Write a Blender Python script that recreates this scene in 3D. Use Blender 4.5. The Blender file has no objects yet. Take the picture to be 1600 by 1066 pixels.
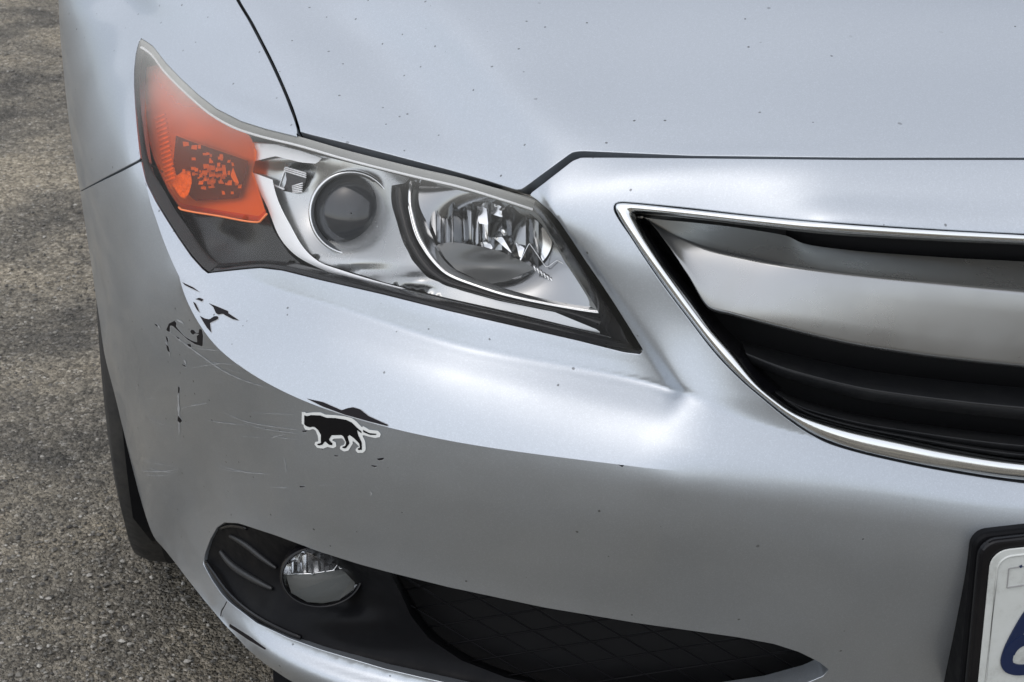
import bpy, bmesh, math, random
import numpy as np
from mathutils import Vector, Matrix
from mathutils.bvhtree import BVHTree
from mathutils.geometry import delaunay_2d_cdt

SC = bpy.context.scene
COL = SC.collection
random.seed(7)
rng = np.random.default_rng(7)

# ------------------------------------------------------------------ camera
CAM = np.array([-.668, -1.025, 1.187])
PITCH, YAW, ROLL = [math.radians(a) for a in (25.5, 8.25, .6)]
FPX = 2656.0                                     # focal length in pixels of the 1600 px wide photograph
FWD = np.array([math.sin(YAW)*math.cos(PITCH), math.cos(YAW)*math.cos(PITCH), -math.sin(PITCH)])
_r0 = np.array([math.cos(YAW), -math.sin(YAW), 0.]); _u0 = np.cross(_r0, FWD)
RGT = math.cos(ROLL)*_r0 + math.sin(ROLL)*_u0
UPV = -math.sin(ROLL)*_r0 + math.cos(ROLL)*_u0
cd = bpy.data.cameras.new('camera'); cam = bpy.data.objects.new('camera', cd); COL.objects.link(cam)
cd.sensor_width = 36; cd.lens = FPX/1600*36; cd.clip_start = .02; cd.clip_end = 2000
m = Matrix.Identity(4)
for k in range(3):
    m[k][0] = RGT[k]; m[k][1] = UPV[k]; m[k][2] = -FWD[k]; m[k][3] = CAM[k]
cam.matrix_world = m
cd.dof.use_dof = True; cd.dof.focus_distance = 1.38; cd.dof.aperture_fstop = 32
SC.camera = cam

# ------------------------------------------------------------------ light: an overcast day
SUN_EL, SUN_AZ = math.radians(66), math.radians(222)
w = bpy.data.worlds.new('World'); SC.world = w; w.use_nodes = True
nt = w.node_tree; nt.nodes.clear()
sky = nt.nodes.new('ShaderNodeTexSky'); sky.sky_type = 'NISHITA'; sky.sun_disc = False
sky.sun_elevation = SUN_EL; sky.sun_rotation = SUN_AZ
sky.air_density = 1.0; sky.dust_density = 2.0; sky.ozone_density = 1.0
hsv = nt.nodes.new('ShaderNodeHueSaturation'); hsv.inputs['Saturation'].default_value = .55
bg = nt.nodes.new('ShaderNodeBackground'); bg.inputs['Strength'].default_value = .10
wo = nt.nodes.new('ShaderNodeOutputWorld')
nt.links.new(sky.outputs[0], hsv.inputs['Color']); nt.links.new(hsv.outputs[0], bg.inputs[0]); nt.links.new(bg.outputs[0], wo.inputs[0])
sl = bpy.data.lights.new('sun', 'SUN'); sl.energy = 1.4; sl.angle = math.radians(160); sl.color = (1, .985, .965)
sun = bpy.data.objects.new('sun', sl); COL.objects.link(sun)
# Nishita: rotation 0 puts the sun on +Y, turning towards +X
sdir = Vector((math.sin(SUN_AZ)*math.cos(SUN_EL), math.cos(SUN_AZ)*math.cos(SUN_EL), math.sin(SUN_EL)))
sun.rotation_euler = sdir.to_track_quat('Z', 'Y').to_euler(); sun.location = (0, -3, 6)
vs = SC.view_settings
vs.view_transform = 'Standard'; vs.look = 'None'; vs.exposure = 0.5; vs.gamma = 1.0; vs.use_curve_mapping = False
SC.render.film_transparent = False
SC.cycles.sample_clamp_indirect = 4.0; SC.cycles.blur_glossy = 1.0; SC.cycles.max_bounces = 10; SC.cycles.transparent_max_bounces = 12

# ------------------------------------------------------------------ geometry helpers
def ray(x, y):
    return FWD + RGT*(x-800)/FPX + UPV*(533-y)/FPX
def atY(x, y, Y):
    d = ray(x, y); return CAM + d*(Y-CAM[1])/d[1]
def atZ(x, y, Z):
    d = ray(x, y); return CAM + d*(Z-CAM[2])/d[2]
def topx(P):
    d = np.asarray(P)-CAM; z = d@FWD
    return np.stack([800+FPX*(d@RGT)/z, 533-FPX*(d@UPV)/z], -1)

def makima(k, v, q):
    """modified Akima along axis 0; k knots, v values (n,...), q queries"""
    k = np.asarray(k, float); v = np.asarray(v, float); n = len(k)
    h = np.diff(k); sh = (slice(None),)+(None,)*(v.ndim-1)
    d = np.diff(v, axis=0)/h[sh]
    D = np.concatenate([[2*(2*d[0]-d[1])-d[0] if n > 2 else d[0]], [2*d[0]-d[1] if n > 2 else d[0]], d,
                        [2*d[-1]-d[-2] if n > 2 else d[-1]], [3*d[-1]-2*d[-2] if n > 2 else d[-1]]])
    w1 = np.abs(D[3:]-D[2:-1])+np.abs(D[3:]+D[2:-1])/2
    w2 = np.abs(D[1:-2]-D[:-3])+np.abs(D[1:-2]+D[:-3])/2
    s = w1+w2; t = np.where(s < 1e-12, .5*(D[1:-2]+D[2:-1]), (w1*D[1:-2]+w2*D[2:-1])/np.where(s < 1e-12, 1, s))
    i = np.clip(np.searchsorted(k, q, side='right')-1, 0, n-2)
    x = ((q-k[i])/h[i])[sh]; hh = h[i][sh]
    return ((2*x**3-3*x**2+1)*v[i]+(x**3-2*x**2+x)*hh*t[i]+(-2*x**3+3*x**2)*v[i+1]+(x**3-x**2)*hh*t[i+1])

def smooth_line(pts, step=None, n=None):
    """dense smooth polyline through points (any dimension)"""
    p = np.asarray(pts, float); L = np.r_[0, np.cumsum(np.linalg.norm(np.diff(p, axis=0), axis=1))]
    if n is None: n = max(2, int(round(L[-1]/step))+1)
    return makima(L, p, np.linspace(0, L[-1], n)) if len(p) > 2 else np.linspace(p[0], p[1], n)
def poly_line(pts, step=None, n=None):
    p = np.asarray(pts, float); L = np.r_[0, np.cumsum(np.linalg.norm(np.diff(p, axis=0), axis=1))]
    if n is None: n = max(2, int(round(L[-1]/step))+1)
    q = np.linspace(0, L[-1], n)
    return np.stack([np.interp(q, L, p[:, a]) for a in range(p.shape[1])], -1)

class Surf:
    """smooth surface through a lattice of 3-D points, sampled densely"""
    def __init__(s, P, sub=20, blur=0, top=None):
        P = np.asarray(P, float); nr, nc = P.shape[:2]
        def along(A):                               # A (n, m, 3): spline down axis 0, knots from each line's own length
            out = []
            for c in range(A.shape[1]):
                k = np.r_[0, np.cumsum(np.maximum(np.linalg.norm(np.diff(A[:, c], axis=0), axis=1), 1e-5)**.75)]
                q = np.concatenate([np.linspace(k[i], k[i+1], sub, endpoint=False) for i in range(len(k)-1)]+[[k[-1]]])
                out.append(makima(k, A[:, c], q))
            return np.stack(out, 1)
        G = along(P); G = along(G.transpose(1, 0, 2)).transpose(1, 0, 2)
        if top is not None: G[0] = top
        for _ in range(blur):                       # relax kinks between lattice cells, borders kept
            B = G.copy()
            B[1:-1, 1:-1] = .5*G[1:-1, 1:-1]+.125*(G[:-2, 1:-1]+G[2:, 1:-1]+G[1:-1, :-2]+G[1:-1, 2:])
            G = B
        s.G = G; s.shape = G.shape[:2]
        du = np.gradient(G, axis=1); dv = np.gradient(G, axis=0)
        N = np.cross(du, dv); N /= np.linalg.norm(N, axis=2)[..., None]+1e-12
        flip = np.sign(((CAM-G)*N).sum(2).mean()); s.N = N*flip
        s.finish()
    def finish(s):
        H, W = s.shape; idx = np.arange(H*W).reshape(H, W)
        a, b, c, d = idx[:-1, :-1].ravel(), idx[:-1, 1:].ravel(), idx[1:, 1:].ravel(), idx[1:, :-1].ravel()
        s.tri = np.concatenate([np.stack([a, b, c], 1), np.stack([a, c, d], 1)])
        s.V = s.G.reshape(-1, 3); s.Nf = s.N.reshape(-1, 3)
        s.bvh = BVHTree.FromPolygons(s.V.tolist(), s.tri.tolist())
        s.pix = topx(s.V)
    def hit(s, x, y):
        d = ray(x, y); dn = d/np.linalg.norm(d)
        loc, nn, fi, dist = s.bvh.ray_cast(Vector(CAM), Vector(dn))
        if loc is None:
            k = int(np.argmin(((s.pix-(x, y))**2).sum(1))); return s.V[k], s.Nf[k]
        p = np.array(loc); A, B, C = s.V[s.tri[fi]]; n0 = np.cross(B-A, C-A); ar = n0@n0
        wb = np.cross(p-A, C-A)@n0/ar; wc = np.cross(B-A, p-A)@n0/ar
        n = (1-wb-wc)*s.Nf[s.tri[fi][0]]+wb*s.Nf[s.tri[fi][1]]+wc*s.Nf[s.tri[fi][2]]
        return p, n/np.linalg.norm(n)
    def at(s, x, y, push=0.):
        p, n = s.hit(x, y)
        if push:
            d = p-CAM; p = p+d/np.linalg.norm(d)*push
        return p

WLOC = {}
def set_parent(o, p):
    o.parent = p; o.matrix_parent_inverse = Matrix.Translation(-Vector(WLOC.get(p.name, (0, 0, 0))))
def new_obj(name, me, mat=None, parent=None):
    o = bpy.data.objects.new(name, me); COL.objects.link(o)
    if mat is not None: me.materials.append(mat)
    if parent is not None: set_parent(o, parent)
    return o
def mesh_obj(name, V, F, mat, parent=None, normals=None, smooth=True):
    me = bpy.data.meshes.new(name); me.from_pydata([tuple(map(float, v)) for v in V], [], [tuple(map(int, f)) for f in F]); me.update()
    if smooth: me.polygons.foreach_set('use_smooth', [True]*len(me.polygons))
    if normals is not None: me.normals_split_custom_set_from_vertices([tuple(map(float, n)) for n in normals])
    return new_obj(name, me, mat, parent)
def empty(name, loc, parent=None):
    o = bpy.data.objects.new(name, None); COL.objects.link(o); o.location = loc; o.empty_display_size = .1
    WLOC[o.name] = tuple(loc)
    if parent is not None: set_parent(o, parent)
    return o
def tag(o, label=None, cat=None, group=None, kind=None):
    for k, v in (('label', label), ('category', cat), ('group', group), ('kind', kind)):
        if v: o[k] = v
    return o

class MB:
    """collects vertices, faces and vertex normals for one mesh"""
    def __init__(s): s.V = []; s.F = []; s.N = []
    def add(s, V, F, N):
        b = len(s.V); s.V += [tuple(v) for v in V]; s.N += [tuple(n) for n in N]
        s.F += [tuple(int(i)+b for i in f) for f in F]
    def obj(s, name, mat, parent=None): return mesh_obj(name, s.V, s.F, mat, parent, s.N)

def inside(poly, q):
    x, y = q[:, 0], q[:, 1]; c = np.zeros(len(q), bool); n = len(poly)
    for i in range(n):
        x1, y1 = poly[i]; x2, y2 = poly[(i+1) % n]
        if y1 == y2: continue
        k = ((y1 > y) != (y2 > y)) & (x < (x2-x1)*(y-y1)/(y2-y1)+x1); c ^= k
    return c
def dist_poly(poly, q):
    d = np.full(len(q), 1e9); n = len(poly)
    for i in range(n):
        a = poly[i]; b = poly[(i+1) % n]; ab = b-a; L = ab@ab
        t = np.clip(((q-a)@ab)/(L+1e-9), 0, 1); d = np.minimum(d, np.linalg.norm(q-a-t[:, None]*ab, axis=1))
    return d

def panel(mb, surf, segs, holes=(), step=9., push=0., lift=0., depth=.014, rnd=.0007, hole_flange=True, snap=False):
    """a sheet cut out of `surf` along an outline given in photograph pixels.
    segs: list of (points, flange?) that chain into a closed loop; holes: list of closed outlines"""
    pts = []; flg = []
    for p, f in segs:
        p = np.asarray(p, float); L = p if f == 2 else poly_line(p, step=min(step, 7.))
        pts.append(L[:-1]); flg += [f is True]*(len(L)-1)
    loop = np.concatenate(pts); loops = [loop]; flags = [flg]
    for h in holes:
        h = np.asarray(h, float); L = poly_line(np.vstack([h, h[:1]]), step=min(step, 7.))[:-1]
        loops.append(L); flags.append([hole_flange]*len(L))
    x0, y0 = loop.min(0); x1, y1 = loop.max(0)
    gx, gy = np.meshgrid(np.arange(x0+step/2, x1, step), np.arange(y0+step/2, y1, step*.866))
    gx[::2] += step/2; q = np.stack([gx.ravel(), gy.ravel()], 1)
    ok = inside(loop, q)
    for L in loops[1:]: ok &= ~inside(L, q)
    q = q[ok]
    for L in loops: q = q[dist_poly(L, q) > step*.55]
    allp = np.vstack(loops+[q]); edges = []; b = 0
    for L in loops:
        n = len(L); edges += [(b+i, b+(i+1) % n) for i in range(n)]; b += n
    r = delaunay_2d_cdt([Vector(p) for p in allp], edges, [], 0, 1e-4, True)
    ov = np.array([(v[0], v[1]) for v in r[0]]); fa = np.array(r[2])
    ce = ov[fa].mean(1); ok = inside(loop, ce)
    for L in loops[1:]: ok &= ~inside(L, ce)
    fa = fa[ok]
    H = [surf.hit(*p) for p in ov]; P = np.array([h[0] for h in H]); N = np.array([h[1] for h in H])
    if snap:
        for k, p in enumerate(ov):
            dk = ((KPX-p)**2).sum(1); j = int(dk.argmin())
            if dk[j] < 16:
                a = KPX[max(j-1, 0)]; j0 = max(j-1, 0); best = None
                for j0 in (max(j-1, 0), min(j, len(KPX)-2)):
                    ab = KPX[j0+1]-KPX[j0]; t = float(np.clip((p-KPX[j0])@ab/(ab@ab+1e-12), 0, 1)); e = np.linalg.norm(KPX[j0]+t*ab-p)
                    if best is None or e < best[0]: best = (e, j0, t)
                e, j0, t = best
                if e < .75: P[k] = Kedge[j0]*(1-t)+Kedge[j0+1]*t; kn = KN[id(surf)]; n_ = kn[j0]*(1-t)+kn[j0+1]*t; N[k] = n_/np.linalg.norm(n_)
    if push:
        d = P-CAM; P = P+d/np.linalg.norm(d, axis=1)[:, None]*push
    if lift: P = P+N*lift
    # winding towards the outside
    fn = np.cross(P[fa[:, 1]]-P[fa[:, 0]], P[fa[:, 2]]-P[fa[:, 0]]); s = (fn*N[fa[:, 0]]).sum(1) < 0
    fa[s] = fa[s][:, ::-1]
    mb.add(P, fa, N)
    # rolled edges
    for L, fl in zip(loops, flags):
        HH = [surf.hit(*p) for p in L]; p = np.array([h[0] for h in HH]); n = np.array([h[1] for h in HH])
        if push:
            d = p-CAM; p = p+d/np.linalg.norm(d, axis=1)[:, None]*push
        if lift: p = p+n*lift
        t = np.roll(p, -1, 0)-np.roll(p, 1, 0); t /= np.linalg.norm(t, axis=1)[:, None]+1e-12
        o = np.cross(t, n); o /= np.linalg.norm(o, axis=1)[:, None]+1e-12
        # outwards = away from the sheet
        area = ((L[:, 0]*np.roll(L[:, 1], -1)-np.roll(L[:, 0], -1)*L[:, 1]).sum())
        sg = 1 if (area < 0) else -1
        if L is not loops[0]: sg = -sg
        o = o*sg
        # pixel y runs down, so check the sign against pixel space
        pc = topx(p+o*.002)-L; ins = inside(L, L+pc*.5)
        if (ins.mean() > .5) == (L is loops[0]): o = -o
        rings = [(p, n), (p+o*rnd*.7-n*rnd*.3, (n+o)), (p+o*rnd-n*rnd, o), (p+o*rnd-n*depth, o)]
        nL = len(L)
        VV = np.concatenate([a for a, _ in rings]); NN = np.concatenate([b_/np.linalg.norm(b_, axis=1)[:, None] for _, b_ in rings])
        FF = []
        for i in range(nL):
            j = (i+1) % nL
            if not fl[i]: continue
            for k in range(3):
                f = (k*nL+i, k*nL+j, (k+1)*nL+j, (k+1)*nL+i)
                a, b_, c = VV[f[0]], VV[f[1]], VV[f[2]]
                if np.cross(b_-a, c-a)@NN[f[2]] < 0: f = f[::-1]
                FF.append(f)
        if FF: mb.add(VV, FF, NN)

def strip(mb, rows, closed=False):
    """quad sheet through equally long 3-D rows"""
    R = np.array(rows); nr, n = R.shape[:2]
    du = np.gradient(R, axis=1); dv = np.gradient(R, axis=0)
    N = np.cross(du, dv); N /= np.linalg.norm(N, axis=2)[..., None]+1e-12
    if (((CAM-R)*N).sum(2)).mean() < 0: N = -N
    F = []
    for i in range(nr-1):
        for j in range(n if closed else n-1):
            k = (j+1) % n; f = (i*n+j, i*n+k, (i+1)*n+k, (i+1)*n+j)
            V = R.reshape(-1, 3)
            if np.cross(V[f[1]]-V[f[0]], V[f[2]]-V[f[0]])@N.reshape(-1, 3)[f[0]] < 0: f = f[::-1]
            F.append(f)
    mb.add(R.reshape(-1, 3), F, N.reshape(-1, 3))

# ------------------------------------------------------------------ materials
def mat(name, col=(.5, .5, .5), rough=.5, metal=0., coat=0., coat_rough=.03, spec=.5, **kw):
    M = bpy.data.materials.new(name); M.use_nodes = True; b = M.node_tree.nodes['Principled BSDF']
    b.inputs['Base Color'].default_value = (*col, 1); b.inputs['Roughness'].default_value = rough
    b.inputs['Metallic'].default_value = metal; b.inputs['Coat Weight'].default_value = coat
    b.inputs['Coat Roughness'].default_value = coat_rough; b.inputs['Specular IOR Level'].default_value = spec
    return M
def nodes(M): return M.node_tree.nodes, M.node_tree.links, M.node_tree.nodes['Principled BSDF']

def new_mat(name):
    M = bpy.data.materials.new(name); M.use_nodes = True; n = M.node_tree.nodes; n.clear()
    return M, n, M.node_tree.links
def ramp(n, stops):
    r = n.new('ShaderNodeValToRGB'); e = r.color_ramp.elements
    while len(e) < len(stops): e.new(.5)
    for k, (p, c) in enumerate(stops):
        e[k].position = p; e[k].color = (*c, 1) if len(c) == 3 else c
    return r
def tex(n, l, kind, scale, co, **kw):
    t = n.new('ShaderNodeTex'+kind); t.inputs['Scale'].default_value = scale; l.new(co, t.inputs['Vector'])
    for k, v in kw.items(): t.inputs[k].default_value = v
    return t
def mth(n, l, op, a, b=None, clamp=False):
    t = n.new('ShaderNodeMath'); t.operation = op; t.use_clamp = clamp
    for i, x in enumerate((a, b)):
        if x is None: continue
        if isinstance(x, (int, float)): t.inputs[i].default_value = x
        else: l.new(x, t.inputs[i])
    return t.outputs[0]

def paint_mat(name, specks=1.0):
    M = mat(name, (.470, .506, .547), .45, .86, .7, .05); n, l, b = nodes(M)
    co = n.new('ShaderNodeTexCoord').outputs['Object']
    # metal flakes: a very fine tilt of the base layer
    fl = tex(n, l, 'Voronoi', 1500, co)
    nm = n.new('ShaderNodeBump'); nm.inputs['Strength'].default_value = .03; nm.inputs['Distance'].default_value = .0004
    l.new(fl.outputs['Color'], nm.inputs['Height']); l.new(nm.outputs[0], b.inputs['Normal'])
    # orange peel of the clear coat
    op = tex(n, l, 'Noise', 260, co, Detail=2.); ob = n.new('ShaderNodeBump'); ob.inputs['Strength'].default_value = .03; ob.inputs['Distance'].default_value = .0008
    l.new(op.outputs[0], ob.inputs['Height']); l.new(ob.outputs[0], b.inputs['Coat Normal'])
    # dirt specks and dried drops
    v1 = tex(n, l, 'Voronoi', 85, co, Randomness=1.); v2 = tex(n, l, 'Voronoi', 27, co, Randomness=1.)
    wn = tex(n, l, 'Noise', 420, co, Detail=2.)
    def dots(v, r, keep):
        d = mth(n, l, 'ADD', v.outputs['Distance'], mth(n, l, 'MULTIPLY', mth(n, l, 'SUBTRACT', wn.outputs[0], .5), r*1.6))
        near = mth(n, l, 'LESS_THAN', d, r)
        sep = n.new('ShaderNodeSeparateColor'); l.new(v.outputs['Color'], sep.inputs[0])
        return mth(n, l, 'MULTIPLY', near, mth(n, l, 'LESS_THAN', sep.outputs[0], keep)), sep
    patch = tex(n, l, 'Noise', 5.5, co, Detail=1.); pr = ramp(n, [(.42, (0, 0, 0)), (.6, (1, 1, 1))]); l.new(patch.outputs[0], pr.inputs[0])
    a, sa = dots(v1, .085, .34*specks); c, sc_ = dots(v2, .040, .34*specks)
    sx = n.new('ShaderNodeSeparateXYZ'); l.new(co, sx.inputs[0]); mr = n.new('ShaderNodeMapRange'); l.new(sx.outputs[0], mr.inputs[0])
    mr.inputs[1].default_value = -.34; mr.inputs[2].default_value = -.58; mr.inputs[3].default_value = .18; mr.inputs[4].default_value = 1.
    a = mth(n, l, 'MULTIPLY', mth(n, l, 'MULTIPLY', mth(n, l, 'MULTIPLY', a, mth(n, l, 'GREATER_THAN', mr.outputs[0], sa.outputs[2])), mth(n, l, 'MAXIMUM', pr.outputs[0], .75)), .85)
    c = mth(n, l, 'MULTIPLY', c, mth(n, l, 'MULTIPLY', sc_.outputs[1], .5))
    f = mth(n, l, 'MAXIMUM', a, c)
    # broad dull film of dust
    du = tex(n, l, 'Noise', 9, co, Detail=6., Roughness=.65); dr = ramp(n, [(.35, (0, 0, 0)), (.75, (1, 1, 1))]); l.new(du.outputs[0], dr.inputs[0])
    mx = n.new('ShaderNodeMix'); mx.data_type = 'RGBA'; l.new(f, mx.inputs[0]); mx.inputs[6].default_value = (.470, .506, .547, 1); mx.inputs[7].default_value = (.05, .048, .045, 1)
    fs = n.new('ShaderNodeSeparateColor'); l.new(fl.outputs['Color'], fs.inputs[0]); fk = ramp(n, [(0., (.94, .94, .94)), (.8, (1., 1., 1.)), (1., (1.09, 1.09, 1.09))]); l.new(fs.outputs[0], fk.inputs[0])
    mf = n.new('ShaderNodeMix'); mf.data_type = 'RGBA'; mf.blend_type = 'MULTIPLY'; mf.inputs[0].default_value = 1.; l.new(mx.outputs[2], mf.inputs[6]); l.new(fk.outputs[0], mf.inputs[7])
    l.new(mf.outputs[2], b.inputs['Base Color'])
    l.new(mth(n, l, 'ADD', mth(n, l, 'MULTIPLY', dr.outputs[0], .10), .37), b.inputs['Roughness'])
    l.new(mth(n, l, 'ADD', mth(n, l, 'MULTIPLY', dr.outputs[0], .08), .05), b.inputs['Coat Roughness'])
    l.new(mth(n, l, 'SUBTRACT', .6, mth(n, l, 'MULTIPLY', f, .7)), b.inputs['Coat Weight'])
    return M
PAINT = paint_mat('silver_paint'); PAINT_H = paint_mat('silver_paint_specked', 1.9)
def worn(name, col, rough, metal=0., amp=.3, scale=40., coat=0., dust=.0, dustcol=(.2, .19, .17)):
    M = mat(name, col, rough, metal, coat, .08); n, l, b = nodes(M)
    co = n.new('ShaderNodeTexCoord').outputs['Object']; t = tex(n, l, 'Noise', scale, co, Detail=6., Roughness=.6)
    r = ramp(n, [(.3, (max(0., rough*(1-amp)),)*3), (.7, (min(1., rough*(1+amp)),)*3)]); l.new(t.outputs[0], r.inputs[0]); l.new(r.outputs[0], b.inputs['Roughness'])
    if dust:
        t2 = tex(n, l, 'Noise', scale*.35, co, Detail=8., Roughness=.7); r2 = ramp(n, [(.42, (0, 0, 0)), (.8, (dust,)*3)]); l.new(t2.outputs[0], r2.inputs[0])
        mx = n.new('ShaderNodeMix'); mx.data_type = 'RGBA'; l.new(r2.outputs[0], mx.inputs[0]); mx.inputs[6].default_value = (*col, 1); mx.inputs[7].default_value = (*dustcol, 1)
        l.new(mx.outputs[2], b.inputs['Base Color'])
    return M
BLACK = worn('black_plastic', (.006, .0063, .0075), .42, 0., .3, 60., dust=.012)
BLACK.node_tree.nodes['Principled BSDF'].inputs['Specular IOR Level'].default_value = .08
GLOSSB = worn('gloss_black_plastic', (.005, .005, .0065), .16, 0., .4, 30., dust=.04)
GLOSSB.node_tree.nodes['Principled BSDF'].inputs['Specular IOR Level'].default_value = .3
SLAT = worn('slat_plastic', (.016, .017, .019), .42, 0., .3, 60., dust=.05)
VOID = mat('dark_cavity', (.004, .004, .005), .8)
RUBBER = worn('tyre_rubber', (.016, .016, .016), .7, 0., .2, 80., dust=.35, dustcol=(.09, .085, .075))
CHROME = worn('chrome_trim', (.82, .84, .85), .17, 1., .5, 30., dust=.12, dustcol=(.35, .34, .32))
SATIN = worn('satin_silver_plastic', (.38, .388, .392), .30, .85, .25, 18., dust=.18, dustcol=(.30, .285, .26))
REFL2 = worn('lamp_facet', (.30, .31, .32), .14, 1., .4, 40.)
REFL = worn('lamp_reflector', (.78, .79, .80), .16, 1., .4, 40.)
BEZEL = worn('lamp_bezel_silver', (.46, .47, .47), .27, 1., .3, 25.)
WHITE = worn('lamp_white_silver', (.88, .89, .90), .45, .0, .2, 40.)
SMOKE = worn('lamp_smoked_bezel', (.014, .0125, .012), .20, 0., .4, 25.)
GREY = mat('lamp_seal_grey', (.20, .205, .20), .35)
GLASSD = mat('projector_glass', (.022, .025, .030), .06, 0., .6, .02)
AMBREF = mat('amber_reflector', (.95, .80, .55), .35, .25)
CHIP = mat('bare_bumper_plastic', (.010, .009, .011), .55, spec=.15)
SCUFF = worn('scuffed_paint', (.45, .465, .48), .55, .4, .2, 90.)
STW = mat('sticker_white', (.78, .80, .79), .45); STB = mat('sticker_black', (.006, .006, .007), .45, spec=.15)
def thin_clear(name, tint=(1, 1, 1), haze=(.62, .62, .58), base=.018, attr=None, rough=.03, gloss=.6):
    """thin clear plastic: light passes, the surface mirrors at glancing angles, and weathered plastic scatters a little"""
    M, n, l = new_mat(name); out = n.new('ShaderNodeOutputMaterial')
    tr = n.new('ShaderNodeBsdfTransparent'); tr.inputs[0].default_value = (*tint, 1)
    gl = n.new('ShaderNodeBsdfGlossy'); gl.inputs['Roughness'].default_value = rough
    df = n.new('ShaderNodeBsdfDiffuse'); df.inputs[0].default_value = (*haze, 1)
    co = n.new('ShaderNodeTexCoord').outputs['Object']
    nz = tex(n, l, 'Noise', 22, co, Detail=6., Roughness=.65)
    hz = mth(n, l, 'MULTIPLY', nz.outputs[0], base*2)
    if attr:
        at = n.new('ShaderNodeAttribute'); at.attribute_name = attr
        hz = mth(n, l, 'ADD', hz, mth(n, l, 'MULTIPLY', at.outputs['Fac'], mth(n, l, 'ADD', mth(n, l, 'MULTIPLY', nz.outputs[0], .5), .72)), True)
    m1 = n.new('ShaderNodeMixShader'); l.new(hz, m1.inputs[0]); l.new(tr.outputs[0], m1.inputs[1]); l.new(df.outputs[0], m1.inputs[2])
    fr = n.new('ShaderNodeFresnel'); fr.inputs[0].default_value = 1.5
    m2 = n.new('ShaderNodeMixShader'); l.new(mth(n, l, 'MULTIPLY', fr.outputs[0], gloss), m2.inputs[0]); l.new(m1.outputs[0], m2.inputs[1]); l.new(gl.outputs[0], m2.inputs[2])
    l.new(m2.outputs[0], out.inputs[0]); return M
LENS = thin_clear('lamp_lens_clear', attr='haze', gloss=.24)
FOGGL = thin_clear('fog_lens_clear', base=.01, gloss=.4)
AMBER = thin_clear('amber_lens', (1., .36, .04), (.95, .20, .02), base=.06, rough=.08)


# ------------------------------------------------------------------ the car's skin
# lattice of the upper skin (hood, wing top, lamp lens, nose, bumper shelf): (x, y, Y) = photograph pixel and
# metres behind the number plate; columns run from the car's middle line to its corner
Y_ = atY
U_px = [
 [(1880,-20,.335),(1600,-20,.340),(1300,-20,.354),(1000,-20,.405),(690,-20,.433),(600,-20,.474),(500,-20,.528),(370,-20,.562),(262,-20,.630),(200,-20,.720)],
 [(1890,110,.206),(1600,110,.211),(1300,110,.224),(1010,110,.272),(785,110,.295),(690,92,.352),(590,78,.412),(430,60,.455),(310,58,.528),(205,25,.655)],
 [(1895,215,.113),(1600,217,.119),(1300,215,.133),(1010,215,.182),(868,216,.200),(790,222,.228),(680,208,.282),(475,168,.350),(330,122,.455),(207,70,.600)],
 [(1900,250,.090),(1600,250,.096),(1300,248,.109),(1000,272,.147),(862,318,.155),(848,318,.162),(700,274,.230),(490,218,.303),(340,165,.408),(206,115,.560)],
 [(1900,310,.062),(1600,310,.068),(1300,302,.082),(1010,385,.115),(926,402,.132),(912,406,.140),(708,375,.189),(515,322,.258),(370,285,.345),(209,195,.488)],
 [(1900,385,.039),(1600,378,.045),(1300,355,.060),(1090,520,.086),(1036,546,.093),(1001,549,.106),(720,492,.150),(540,450,.212),(400,418,.285),(222,265,.437)],
 [(1900,768,.044),(1600,752,.046),(1300,690,.050),(1120,640,.061),(1074,616,.073),(1045,609,.090),(735,545,.136),(550,488,.199),(402,440,.277),(236,320,.403)],
 [(1900,788,.037),(1600,772,.039),(1300,715,.042),(1120,680,.050),(1060,662,.060),(1012,650,.073),(725,595,.116),(530,535,.180),(388,482,.262),(257,380,.363)],
 [(1900,815,.030),(1600,797,.031),(1300,762,.030),(1090,738,.035),(1040,734,.039),(975,727,.049),(720,692,.090),(500,636,.154),(345,548,.243),(280,432,.322)],
]
U0 = [(0,1.,.886),(-.12,1.,.885),(-.25,1.,.882),(-.37,1.,.878),(-.465,1.,.874),(-.51,1.,.868),(-.56,1.,.862),(-.65,1.,.850),(-.755,1.,.828),(-.842,1.,.778)]
U_P = [U0]+[[atY(*p) for p in r] for r in U_px]
for r in U_P[1:]: r[0] = np.array((0., r[1][1]-.0018, r[1][2]+.0012))          # the first column is the car's middle line
U_P = [[np.array(p, float) for p in r] for r in U_P]
def mid(a, b, t): return [x*(1-t)+y*t for x, y in zip(a, b)]
U_P = U_P[:7]+[mid(U_P[6], U_P[7], .78)]+[U_P[7]]+[mid(U_P[7], U_P[8], .3)]+U_P[8:]     # keep the facet under the lamp flat up to its edges
NK = len(U_P)
U = Surf(U_P, 24, blur=8)

# wheel arch: edge of the side skin
ARCH_C = (.935, .325); ARCH_R = .368
def arch_pt(x, y):
    best = None
    for Y in np.linspace(.5, .95, 600):
        p = atY(x, y, Y); e = abs(math.hypot(p[1]-ARCH_C[0], p[2]-ARCH_C[1])-ARCH_R)
        if best is None or e < best[0]-1e-6: best = (e, p)
    return best[1]
K_side = [np.array(U_P[r][9]) for r in range(NK)]
arch_px = [None, (93,50), (98,105), (104,165), (112,225), (126,310), (139,395), (147.5,453), (150,470), (153.5,492), (161,545), (178,615)]
side_cols = []
for i, k in enumerate(K_side):
    e = np.array((-.908, .935, .705)) if i == 0 else arch_pt(*arch_px[i])
    t = np.linspace(0, 1, 7); bul = .022 if i > 1 else .03
    c = k[None]+(e-k)[None]*t[:, None]; nrm = np.array((-.93, -.30, .12))
    c = c+nrm[None]*(bul*4*t*(1-t)*(1-.35*t))[:, None]
    side_cols.append(c)
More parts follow.
